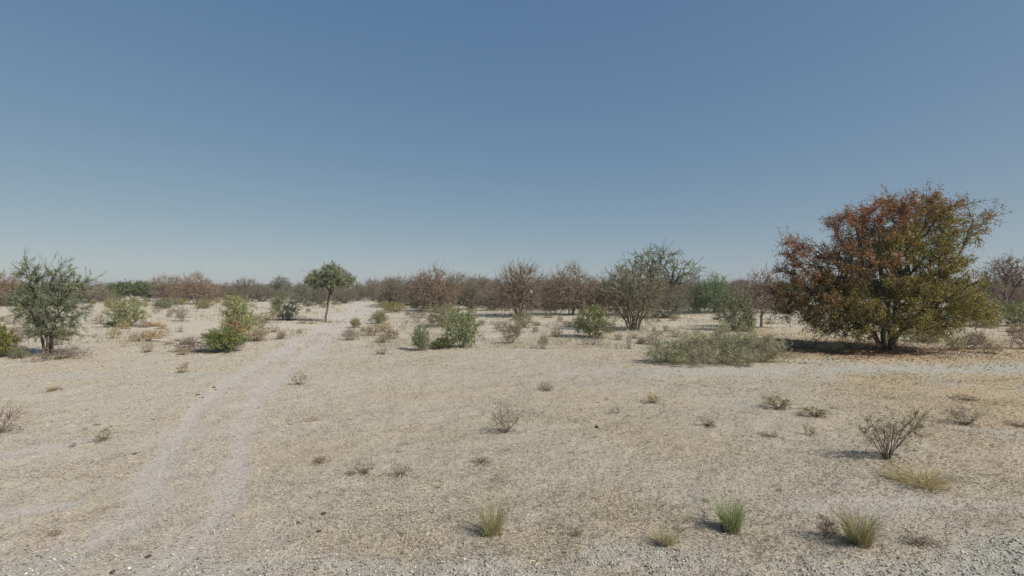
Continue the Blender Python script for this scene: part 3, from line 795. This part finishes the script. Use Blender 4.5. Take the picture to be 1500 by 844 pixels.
# --- labels for the many small look-alikes: colour, nearest landmark and side
MARKS = [(71, 480, 'the green acacia sapling'), (194, 425, 'the flat topped tree'), (286, 425, 'the dense reddish thorn tree'), (351, 465, 'the upright light green bush'), (330, 505, 'the low dark green bush'),
         (185, 465, 'the stemmed olive bush'), (417, 455, 'the round grey green bush'), (483, 440, 'the umbrella shaped tree'), (525, 452, 'the end of the dirt track'), (636, 430, 'the big bristly reddish thorn tree'),
         (676, 490, 'the middle green bush'), (617, 500, 'the small dense bush'), (760, 430, 'the vase shaped thorn tree'), (836, 430, 'the dome shaped thorn tree'), (868, 480, 'the pale green leafy bush'),
         (926, 450, 'the grey thicket'), (962, 410, 'the tall thin crowned tree'), (1055, 510, 'the sprawling bush'), (1116, 440, 'the bare pinkish tree'), (1300, 440, 'the big reddening tree'), (1300, 510, 'the big tree trunk'),
         (1300, 650, 'the bare spreading shrub'), (1259, 780, 'the wide yellow green tuft'), (1070, 760, 'the greenest grass tuft'), (721, 760, 'the straw and green tuft'), (955, 585, 'the yellow green weed'), (1165, 600, 'the two olive weeds'),
         (740, 615, 'the thin bare seedling'), (560, 690, 'the two dry twig clumps'), (260, 503, 'the pale fallen branch'), (330, 600, 'the wheel ruts'), (230, 700, 'the wheel ruts'), (1484, 440, 'the right edge trees'), (748, 490, 'the dark twiggy shrub')]
def near_mark(px, py):
    q = [((px - a) / 1.0, (py - b) * 1.6, n) for a, b, n in MARKS]
    dx, dy, nm = min(q, key=lambda t: t[0] ** 2 + t[1] ** 2)
    if abs(dx) > abs(dy) * .8: return ('left of ' if dx < 0 else 'right of ') + nm
    return ('behind ' if dy < 0 else 'in front of ') + nm
MANY = []
def finish_labels():
    from collections import defaultdict
    by = defaultdict(list)
    for o, lab, px in MANY: by[lab].append((px, o))
    for lab, lst in by.items():
        lst.sort(key=lambda t: t[0])
        k = len(lst); num = ['', '', 'two', 'three', 'four', 'five', 'six', 'seven', 'eight', 'nine', 'ten']
        od = ['leftmost', 'second from left', 'third from left', 'fourth from left', 'fifth from left', 'sixth from left', 'seventh from left', 'eighth from left', 'ninth from left', 'tenth from left']
        tags = None
        if k == 1: tags = ['']
        elif k == 2: tags = [', left of two', ', right of two']
        elif k <= 10: tags = [', ' + od[i] + ' of ' + num[k] for i in range(k - 1)] + [', rightmost of ' + num[k]]
        for i, (px, o) in enumerate(lst):
            t = lab + (tags[i] if tags else '')
            if len(t.split()) > 16: t = t.replace(' dry ', ' ')
            if len(t.split()) > 16: t = t.replace('small ', '').replace('thorn bush', 'bush', 1).replace('purple brown', 'purplish')
            o['label'] = t

# --- unnamed rest of the belt, row behind row
rng = np.random.default_rng(404)
LAB_BELT = 'one of the many brown thorn bushes merging into the far scrub belt'
for row, (py0, py1, step, h0, h1) in enumerate([(447, 453, 25, 34, 43), (437, 441, 30, 15, 24), (433, 436, 20, 12, 18), (429, 432, 17, 9, 13)]):
    px = (-60 if row else 565) + rng.uniform(0, step)
    while px < (1565 if row else 1150):
        py = rng.uniform(py0, py1)
        if not (500 < px < 545 and row == 1):
            P = P_THORN[rng.integers(0, 6)] if rng.random() > .16 or row == 0 else [P_FLATTOP, P_VASE, P_SPARSE, P_THICKET][rng.integers(0, 4)]
            ci = rng.integers(0, 5); col = [RED, PUR, GRY, OLV, PUR][ci]
            lab = ('nearest ', 'near ', 'farther ', 'farthest ')[row] + ('reddish', 'purple brown', 'grey brown', 'olive', 'purple brown')[ci] + ' thorn bush ' + near_mark(px, 425)
            hh = rng.uniform(h0, h1) * (1.25 if px > 560 and row else 1.0) * rng.choice([.7, .9, 1, 1, 1.1, 1.25])
            o = place(P, px, py, hh, hh * rng.uniform(1.5, 2.4), lab, 'far thorn bushes', color=col, wood=tuple(.55 + .45 * c for c in col), name='thorn_bush', cat='bush')
            MANY.append((o, lab, px))
        px += step * rng.uniform(.6, 1.4)

def far_woodland():
    rng = np.random.default_rng(77)
    n = 1150
    a = np.radians(rng.uniform(-85, 85, n)); r = rng.uniform(240, 800, n)
    x, y = r * np.sin(a), r * np.cos(a)
    k = 60
    d = norm(rng.normal(size=(n, k, 3))); q = rng.random((n, k, 1)) ** .4
    s = rng.uniform(1.0, 1.6, (n, 1, 1))
    cen = d * q * s * np.array([3.2, 3.2, 1.4]) + np.array([0, 0, 1.9]) * s
    cen = cen + np.stack([x, y, terrain(x, y)], 1)[:, None, :]
    v, f = leaves(cen.reshape(-1, 3), .9, .7, rng)
    cols = np.array([(.14, .11, .095), (.15, .105, .085), (.12, .115, .08), (.13, .10, .095)])
    c = np.repeat(cols[rng.integers(0, 4, n)], k, 0) * (1 + .2 * rng.normal(size=(n * k, 1))).clip(.5, 1.5)
    stuff('far_woodland', build_mesh('far_woodland', v, f, M_LEAF, np.repeat(c, 4, 0)))
far_woodland()

# --- bushes that can be told apart
YEL = (1.5, 1.3, 1.0); DRK = (.75, .8, .75)
bushes = [
 (P_GREEN[0], 351, 491, 58, 50, (1.25, 1.2, .95), 'upright light green bush behind the dark green one'),
 (P_GREEN[2], 330, 515, 36, 68, (1.0, 1.0, .9), 'low dark green bush at the front of its pair, spreading over sand'),
 (P_DRY[2], 343, 492, 30, 36, (1.5, 1.2, 1.0), 'brown twiggy shrub wedged between the two paired green bushes'),
 (P_DRY[2], 376, 499, 24, 40, (1.35, 1.3, 1.15), 'straw coloured shrub right of the paired green bushes'),
 (P_GREEN[1], 185, 479, 42, 44, (1.15, 1.1, 1.0), 'olive green bush with visible stems, right of the acacia sapling'),
 (P_GREEN[2], 168, 479, 9, 26, (1.2, 1.1, .9), 'flat green bush touching the foot of the stemmed olive bush'),
 (P_GREY[0], 417, 469, 40, 40, (1.0, 1.05, .95), 'round grey green bush left of the umbrella tree'),
 (P_DRY[2], 387, 473, 18, 34, (1.2, 1.2, .9), 'low olive shrub left of the round grey green bush'),
 (P_GREEN[2], 2, 523, 46, 42, (1.3, 1.1, .8), 'brownish green bush cut off by the left edge'),
 (P_DRY[1], 88, 525, 18, 84, (1, 1, 1), 'tangle of dead grey twigs around the acacia sapling foot'),
 (P_GREY[1], 30, 524, 18, 28, (1.1, 1.1, 1.0), 'small grey green shrub left of the acacia sapling foot'),
 (P_GREY[0], 617, 513, 38, 36, (.95, 1.05, .95), 'small dense grey green bush left of the middle green bush'),
 (P_GREEN[0], 676, 509, 57, 62, (.95, .98, .95), 'middle green bush with a bright leafy right side'),
 (P_GREY[1], 652, 478, 34, 66, (1.15, 1.1, 1.0), 'pale sparse grey green bush behind the middle green bush'),
 (P_GREEN[2], 645, 511, 16, 30, DRK, 'small dark bush between the grey green and the middle green bushes'),
 (P_DRY[3], 748, 503, 35, 40, (.9, .9, .85), 'dark twiggy shrub right of the middle green bush'),
 (P_GREY[1], 767, 480, 27, 30, (1.05, 1.05, .95), 'grey green shrub in front of the vase shaped thorn tree'),
 (P_GREEN[0], 868, 494, 48, 64, (1.25, 1.15, 1.15), 'pale green leafy bush in front of the dome shaped tree'),
 (P_DRY[1], 866, 505, 12, 34, (1, 1, 1), 'low tangle of dead twigs before the pale green leafy bush'),
 (P_GREY[1], 1078, 484, 62, 70, (1.0, 1.0, .85), 'tall loose grey green bush standing behind the sprawling bush'),
 (P_GREEN[2], 1093, 486, 26, 28, (.7, .75, .7), 'small dark green clump behind the sprawling bush'),
 (P_GREEN[1], 1444, 478, 40, 52, (1.2, 1.05, .95), 'green bush with dark stems right of the big tree'),
 (P_GREEN[0], 1492, 478, 38, 44, (1.1, 1.0, .9), 'green bush cut off by the right edge'),
 (P_DRY[3], 1420, 511, 28, 46, (1, 1, .9), 'grey twiggy shrub on the sand right of the big trunk'),
 (P_DRY[0], 1452, 518, 18, 34, (1.1, 1, .9), 'brown twiggy shrub near the right edge, nearest of that group'),
 (P_GREY[1], 1220, 517, 14, 44, (1.3, 1.3, 1.2), 'pale low leafy clump in the shade of the big tree'),
 (P_GREY[0], 1352, 501, 20, 56, (1.1, 1.0, .8), 'sparse olive shrub behind and right of the big trunk'),
 (P_GREEN[0], 521, 480, 15, 20, (1.4, 1.2, .9), 'small yellowish green bush at the right side of the dirt track'),
 (P_GREY[0], 557, 474, 20, 30, (1.1, 1.05, .95), 'small grey green shrub between the dirt track and middle green bush'),
 (P_DRY[2], 562, 486, 16, 30, (1.2, 1.1, .95), 'olive dry shrub just in front of the small grey green shrub'),
 (P_DRY[3], 576, 497, 18, 22, (.9, .9, .9), 'dark dry shrub left of the small dense grey green bush'),
 (P_DRY[0], 543, 492, 18, 30, (1.1, 1.0, .9), 'brown dry shrub nearest the dirt track on its right'),
 (P_DRY[1], 559, 519, 10, 22, (.9, .8, .7), 'small brown dead clump alone on the sand below the shrubs'),
 (P_GREY[0], 240, 452, 16, 40, (1.1, 1.1, .95), 'low grey green bush in front of the dense reddish thorn tree'),
 (P_GREY[1], 300, 452, 14, 34, (1.3, 1.15, .8), 'low yellowish bush at the right foot of the dense reddish tree'),
 (P_DRY[0], 266, 471, 26, 18, (1, 1, 1), 'thin upright dry plant on the plain left of the upright green bush'),
 (P_DRY[0], 232, 500, 20, 26, (1.5, 1.2, .9), 'orange brown dry shrub behind the pale fallen branch'),
 (P_TUFT_DRY[1], 227, 478, 8, 20, (.95, .75, .55), 'low rusty grass clump on the plain behind the fallen branch'),
 (P_DRY[1], 216, 516, 16, 20, (1.2, 1.2, 1.2), 'thin grey shrub at the left end of the fallen branch'),
 (P_GREY[1], 576, 458, 16, 44, (1.4, 1.25, .85), 'yellow green low bush below the rounded brown thorn tree'),
 (P_DRY[3], 611, 466, 12, 30, (.7, .65, .65), 'dark low shrub below the big bristly reddish thorn tree'),
 (P_DRY[0], 795, 511, 24, 16, (1.3, 1.2, 1.0), 'slim leaning dry plant left of the pale green leafy bush'),
 (P_DRY[1], 921, 511, 27, 12, (1.2, 1.2, 1.1), 'very thin upright dry plant left of the sprawling bush'),
 (P_DRY[2], 941, 504, 12, 20, (1.0, 1.0, .9), 'small olive weed behind the very thin upright plant'),
 (P_FAN, 1300, 674, 78, 104, (1.0, 1.0, .9), 'bare spreading shrub with long leaning twigs, front right'),
 (P_TUFT_DRY[1], 1347, 708, 26, 104, (1.05, .98, .75), 'wide pale grass clump at the foot of the bare spreading shrub'),
 (P_TUFT, 721, 783, 60, 58, (1, 1, 1), 'straw and green grass tuft, nearest the middle of the bottom edge'),
 (P_TUFT_GREEN, 1070, 779, 54, 60, (1, 1, 1), 'greenest grass tuft, in the right foreground'),
 (P_TUFT_MIX, 1259, 797, 54, 76, (1, 1, 1), 'wide yellow green grass tuft with a dark weed at its left'),
 (P_DRY[3], 1212, 790, 40, 34, (.6, .6, .6), 'dark twiggy weed leaning against the wide yellow green tuft'),
 (P_WEED[1], 1345, 798, 18, 46, (.9, .9, .9), 'low brown weed right of the wide yellow green tuft'),
 (P_TUFT_DRY[0], 975, 797, 30, 52, (1, .98, .9), 'thin straw coloured tuft left of the greenest tuft'),
 (P_DRY[2], 1140, 599, 22, 40, (.8, .75, .6), 'dark olive weed, left one of two side by side on right sand'),
 (P_DRY[2], 1193, 610, 16, 40, (.85, .82, .65), 'olive weed, right one of two side by side on right sand'),
 (P_WEED[0], 955, 590, 15, 30, (1.1, 1.1, .8), 'small yellow green weed alone on the open sand'),
 (P_DRY[1], 1412, 622, 30, 50, (1, 1, 1), 'straggly dry weed with a thin long stalk at the right'),
 (P_DRY[1], 740, 634, 40, 40, (.9, .9, .9), 'thin bare seedling with a few twigs in the open middle'),
 (P_WEED[1], 534, 694, 26, 34, (1, .9, .85), 'reddish dry twig clump, left of two on the foreground sand'),
 (P_WEED[1], 587, 697, 22, 32, (.95, .95, .9), 'brown dry twig clump, right of two on the foreground sand'),
 (P_WEED[0], 268, 546, 17, 18, (1.1, 1, .8), 'small upright tuft by the cross track on the left'),
 (P_WEED[1], 437, 564, 24, 26, (1, 1, .9), 'thin weed at the right rim of the dirt track'),
 (P_WEED[0], 153, 644, 18, 30, (.9, .9, .7), 'small broken weed on the sand left of the ruts'),
 (P_DRY[1], -4, 634, 48, 64, (1.0, 1.0, 1.0), 'dry thorny twigs reaching in from the left edge'),
 (P_TUFT_DRY[0], 77, 573, 9, 20, (.8, .7, .5), 'small rusty grass tuft below the acacia sapling'),
 (P_WEED[1], 468, 677, 9, 32, (.8, .8, .75), 'flat brown weed left of the two twig clumps'),
 (P_WEED[1], 706, 678, 9, 30, (.8, .8, .7), 'flat brown weed above the straw and green grass tuft'),
 (P_WEED[0], 1187, 637, 17, 20, (1.1, 1.1, 1.0), 'thin grey weed in front of the two olive weeds'),
 (P_WEED[1], 1128, 640, 8, 26, (.9, .9, .7), 'flat weed left of the thin grey weed'),
 (P_WEED[0], 1037, 624, 14, 24, (1.0, 1.0, 1.0), 'grey weed left of the flat weed on the open sand'),
 (P_WEED[1], 902, 606, 10, 20, (.9, .9, .9), 'tiny grey weed below the yellow green weed'),
 (P_DRY[1], 800, 572, 14, 28, (1, 1, 1), 'wispy grey weed alone in the middle of the flat sand'),
 (P_WEED[1], 1415, 586, 10, 40, (.8, .8, .7), 'low weed in the orange grass near the right edge'),
 (P_WEED[1], 1492, 625, 10, 34, (.8, .8, .7), 'dark low weed cut by the right edge'),
]
for P, px, py, h, w, col, lab in bushes:
    wd = tuple(min(1.4, .4 + .6 * c) for c in col)
    place(P, px, py, h, w, lab, color=col, wood=wd, rz=0.0 if P is P_FAN else None)

# --- sprawling grey green bush in front of the big tree
def sprawl():
    x, y, z = at(1055, 531); m = y / F
    def B(px, h, rx, w, dy=0.): return ((px - 1055) * m, dy, h * m, rx * m, .75, h * m * .85, w)
    blobs = [B(980, 15, 32, 1.1, -.1), B(1020, 25, 30, 1.3, .1), B(1055, 22, 26, 1.0, .2), B(1085, 31, 30, 1.5, .4), B(1120, 21, 28, 1.2, .3), B(1005, 12, 30, .7, -.5), B(1065, 13, 34, .9, -.5), B(1145, 16, 18, .5, .4)]
    rng = np.random.default_rng(8); stems = []
    for k in range(34):
        bx = rng.uniform(-85, 80) * m; by = rng.uniform(-.3, .5)
        stems.append(((bx, by, -.05), (bx + rng.normal() * .35, by + rng.normal() * .25, .35 + .35 * rng.random()), .012, .007))
    parts = woody(8, stems, blobs, 150, 420, 3200, (.009, .007, .005), leaf=(38000, .052, .22, .035, tint_of((.12, .135, .075), (.17, .18, .105), (.20, .195, .12), (.15, .16, .08), scale=.5)),
                  shoots=(380, .42), spread=.15, twig_w=.006, curl=.5, twig=(.20, .19, .13), stem_name='stems', twig_name='twigs')
    t = thing('sprawling_bush', 'wide low sprawling grey green bush left of the big reddening tree', 'bush', (x, y, z - .02))
    for pn, me in parts:
        o = bpy.data.objects.new(pn, me); C.objects.link(o); o.parent = t
sprawl()

# --- scattered small plants nobody could tell apart
rng = np.random.default_rng(505)
def far_from_track(px, py, lim=1.0):
    x, y, z = at(px, py)
    t, c, g = masks(np.array([x]), np.array([y]))
    return max(t[0], c[0]) < .2
def scatter(n, px0, px1, py0, py1, protos, hrange, wf, label, group, cols, name=None, cat=None, pw=1.6):
    k = 0
    while k < n:
        px = rng.uniform(px0, px1); py = py0 + (py1 - py0) * rng.random() ** pw
        if not far_from_track(px, py): continue
        d = F * CAM_H / (py - 422)
        h = rng.uniform(*hrange) * F / d
        ci = rng.integers(0, len(cols)); col = cols[ci]
        lab = label[ci % len(label)] + ' ' + near_mark(px, py)
        o = place(protos[rng.integers(0, len(protos))], px, py, h, h * rng.uniform(*wf), lab, group, color=col, wood=tuple(min(1.3, .4 + .6 * c) for c in col), name=name, cat=cat)
        MANY.append((o, lab, px))
        k += 1
scatter(95, -20, 520, 446, 520, P_DRY, (.25, .6), (1.0, 1.9), ['small brown dry shrub', 'small straw dry shrub', 'small olive dry shrub', 'small dark dry shrub'], 'dry shrubs on the left plain', [(1, 1, 1), (1.5, 1.35, 1.1), (1.3, 1.2, .9), (.9, .9, .9)])
scatter(90, 530, 1010, 444, 508, P_DRY, (.25, .55), (1.0, 1.9), ['small brown dry shrub', 'small straw coloured dry shrub', 'small olive dry shrub', 'small dark dry shrub'], 'dry shrubs in the middle', [(1, 1, 1), (1.3, 1.2, 1.0), (1.1, 1.15, .9), (.85, .85, .85)])
scatter(46, 1330, 1520, 455, 516, P_DRY, (.3, .7), (1.0, 1.8), ['small brown dry shrub', 'small reddish dry shrub', 'small olive dry shrub'], 'dry shrubs on the right', [(1, 1, 1), (1.2, 1.0, .85), (1.1, 1.15, .9)])
scatter(70, -20, 1000, 441, 452, P_GREY, (.6, 1.2), (1.2, 2.0), ['low olive bush', 'low yellowish bush', 'low grey green bush'], 'low bushes below the scrub belt', [(1.2, 1.1, .9), (1.5, 1.3, .95), (1, 1, 1)], name='low_bush')
scatter(60, -20, 1520, 450, 508, P_TUFT_DRY, (.12, .25), (1.4, 2.4), ['pale dry grass tuft', 'rusty dry grass tuft', 'dull dry grass tuft'], 'dry tufts on the plain', [(1, 1, 1), (1, .9, .75), (.9, .9, .8)])
scatter(22, 20, 1500, 555, 790, P_WEED, (.03, .07), (1.6, 3.2), ['tiny brown weed', 'tiny pale weed', 'tiny dark weed'], 'tiny weeds in the foreground', [(.8, .75, .7), (1, 1, .8), (.6, .55, .5)], pw=1.0)

finish_labels()

# --- pale fallen branch, white stone, dark stone, bits of dung, white scrap in the thorn tree
def fallen_branch():
    x0, y0, z0 = at(224, 502); x1, y1, z1 = at(296, 504)
    t = thing('fallen_branch', 'long bleached fallen branch lying on the sand left of the dark green bush', 'branch', (x0, y0, z0))
    rng = np.random.default_rng(3)
    k = np.linspace(0, 1, 10)
    pts = np.stack([k * (x1 - x0), k * (y1 - y0) + .10 * np.sin(k * 9), .07 + .05 * np.sin(k * 7 + 1) + (z1 - z0) * k], 1)[None]
    v, f = tubes(pts, (.028 + .045 * k)[None], 7); s = Soup(); s.add(v, f, np.array([[.62, .58, .53]]))
    o = bpy.data.objects.new('stem', s.mesh('stem', M_BARK, True)); C.objects.link(o); o.parent = t
    for i, (b, dx, dy, dz) in enumerate([(3, -.25, .3, .16), (5, .35, -.2, .10), (7, -.3, -.25, .06)]):
        p = pts[0, b]; q = np.stack([p + np.array([dx, dy, dz]) * j for j in np.linspace(0, 1, 4)])[None]
        v, f = tubes(q, np.linspace(.022, .008, 4)[None], 5); s = Soup(); s.add(v, f, np.array([[.45, .41, .36]]))
        o = bpy.data.objects.new('side_branch', s.mesh('side_branch', M_BARK, True)); C.objects.link(o); o.parent = t
fallen_branch()

def stone(name, label, px, py, size, col, seed, squash=.7, cat='stone', group=None):
    import bmesh
    x, y, z = at(px, py)
    bm = bmesh.new(); bmesh.ops.create_icosphere(bm, subdivisions=2, radius=.5)
    rng = np.random.default_rng(seed); k = rng.normal(size=(5, 3))
    for v in bm.verts:
        p = np.array(v.co)
        d = sum(np.sin(p @ (q * 2.2) + i) for i, q in enumerate(k)) * .07
        v.co = v.co * (1 + d); v.co.z *= squash
    me = bpy.data.meshes.new(name); bm.to_mesh(me); bm.free()
    ca = me.attributes.new("tint", 'FLOAT_COLOR', 'POINT')
    ca.data.foreach_set("color", np.tile(np.array([*col, 1], np.float32), len(me.vertices)))
    me.materials.append(M_STONE)
    o = bpy.data.objects.new(name, me); C.objects.link(o)
    o.location = (x, y, z + size * squash * .35); o.scale = (size, size * .8, size); o.rotation_euler = (0, 0, seed)
    o['label'] = label; o['category'] = cat
    if group: o['group'] = group
    return o
stone('rock', 'pale rock behind the straw shrub by the paired green bushes', 365, 493, .40, (.46, .42, .37), 5, .8, 'rock')
stone('stone', 'single dark stone on the open sand in the middle', 874, 627, .07, (.05, .035, .03), 6)
for i, (px, py, s) in enumerate([(290, 579, .09), (297, 583, .06), (313, 568, .09), (316, 571, .06), (336, 570, .05)]):
    stone('dung_clod', ['first', 'second', 'third', 'fourth', 'last'][i] + ' dark clod from the left, by the left wheel rut', px, py, s, (.10, .07, .05), 20 + i, .35, 'clod', 'clods between the ruts')
for i, (px, py, s) in enumerate([(474, 753, .075), (437, 766, .05), (218, 816, .06), (165, 839, .055), (466, 779, .05), (197, 665, .06), (163, 625, .05)]):
    stone('bark_chip', 'dark bark chip on the sand, ' + ['upper of three left of the straw tuft', 'leftmost of three left of the straw tuft', 'lower of three left of the straw tuft', 'on gravel below the ruts', 'nearest the bottom left corner', 'beside the left wheel rut', 'on the open sand at left'][[0, 1, 3, 4, 2, 5, 6][i]], px, py, s, (.10, .07, .05), 40 + i, .3, 'chip', 'bark chips in the foreground')

def scrap():
    x, y, z = at(760, 464)
    y -= 1.9; m = y / F; x = (778 - 750) * m; zz = CAM_H - (427 - 422) * m
    n = 7
    u, v = np.meshgrid(np.linspace(-1, 1, n), np.linspace(-1, 1, n))
    rng = np.random.default_rng(2)
    P = np.stack([u * .09 * (1 - .3 * v), .08 * np.sin(u * 4 + v * 3) + .03 * rng.normal(size=u.shape), v * .13 + .03 * np.sin(u * 5)], -1).reshape(-1, 3)
    i = np.arange(n * n).reshape(n, n)
    f = np.stack([i[:-1, :-1], i[:-1, 1:], i[1:, 1:], i[1:, :-1]], -1).reshape(-1, 4)
    me = build_mesh('plastic_scrap', P, f, M_LEAF, np.full((n * n, 3), .8), smooth=True)
    o = bpy.data.objects.new('plastic_scrap', me); C.objects.link(o); o.location = (x, y, zz)
    o['label'] = 'small white scrap caught in the vase shaped thorn tree'; o['category'] = 'scrap'
scrap()

# --- crumbs of dead twig and leaf gathered round the feet of the plants
def foot_litter():
    rng = np.random.default_rng(66)
    P = []
    for x, y, r in FEET + [(BIG_TREE[0], BIG_TREE[1], 2.5)]:
        k = int(min(420, 12 + 330 * r))
        a = rng.random(k) * 6.28; q = np.abs(rng.normal(size=k)) * r * .75
        P.append(np.stack([x + np.cos(a) * q, y + np.sin(a) * q, np.full(k, y)], 1))
    P = np.concatenate(P); n = len(P)
    x, y = P[:, 0], P[:, 1]
    a = rng.random(n) * 6.28; L = (.008 + .03 * rng.random(n) ** 2) * (1 + y * .02)
    dx = np.stack([np.cos(a), np.sin(a), rng.normal(size=n) * .4], 1) * L[:, None]
    cen = np.stack([x, y, terrain(x, y) + .012 + .02 * rng.random(n)], 1)
    v, f = ribbons(np.stack([cen - dx, cen + dx], 1), np.repeat((.004 + .0006 * y)[:, None], 2, 1), rng)
    cols = np.array([(.22, .165, .115), (.30, .235, .16), (.16, .12, .09), (.38, .31, .2)])
    stuff('twig_litter', build_mesh('twig_litter', v, f, M_GRASS, np.repeat(cols[rng.integers(0, 4, n)], 4, 0)))
foot_litter()

# --- dusty air
def haze():
    X, z0, z1 = 2700.0, -4.0, 10.5
    v = np.array([(x, y, z) for z in (z0, z1) for y in (-X, X) for x in (-X, X)], float)
    f = np.array([(0, 2, 3, 1), (4, 5, 7, 6), (0, 1, 5, 4), (2, 6, 7, 3), (0, 4, 6, 2), (1, 3, 7, 5)])
    m, nt, nodes, links = new_mat("dusty_air")
    p = nodes.new("ShaderNodeVolumePrincipled"); p.inputs['Density'].default_value = HAZE
    p.inputs['Color'].default_value = (.80, .87, .95, 1)
    o = nodes.new("ShaderNodeOutputMaterial"); links.new(p.outputs[0], o.inputs['Volume'])
    stuff('haze', build_mesh('haze', v, f, m))
HAZE = 0.0004
haze()
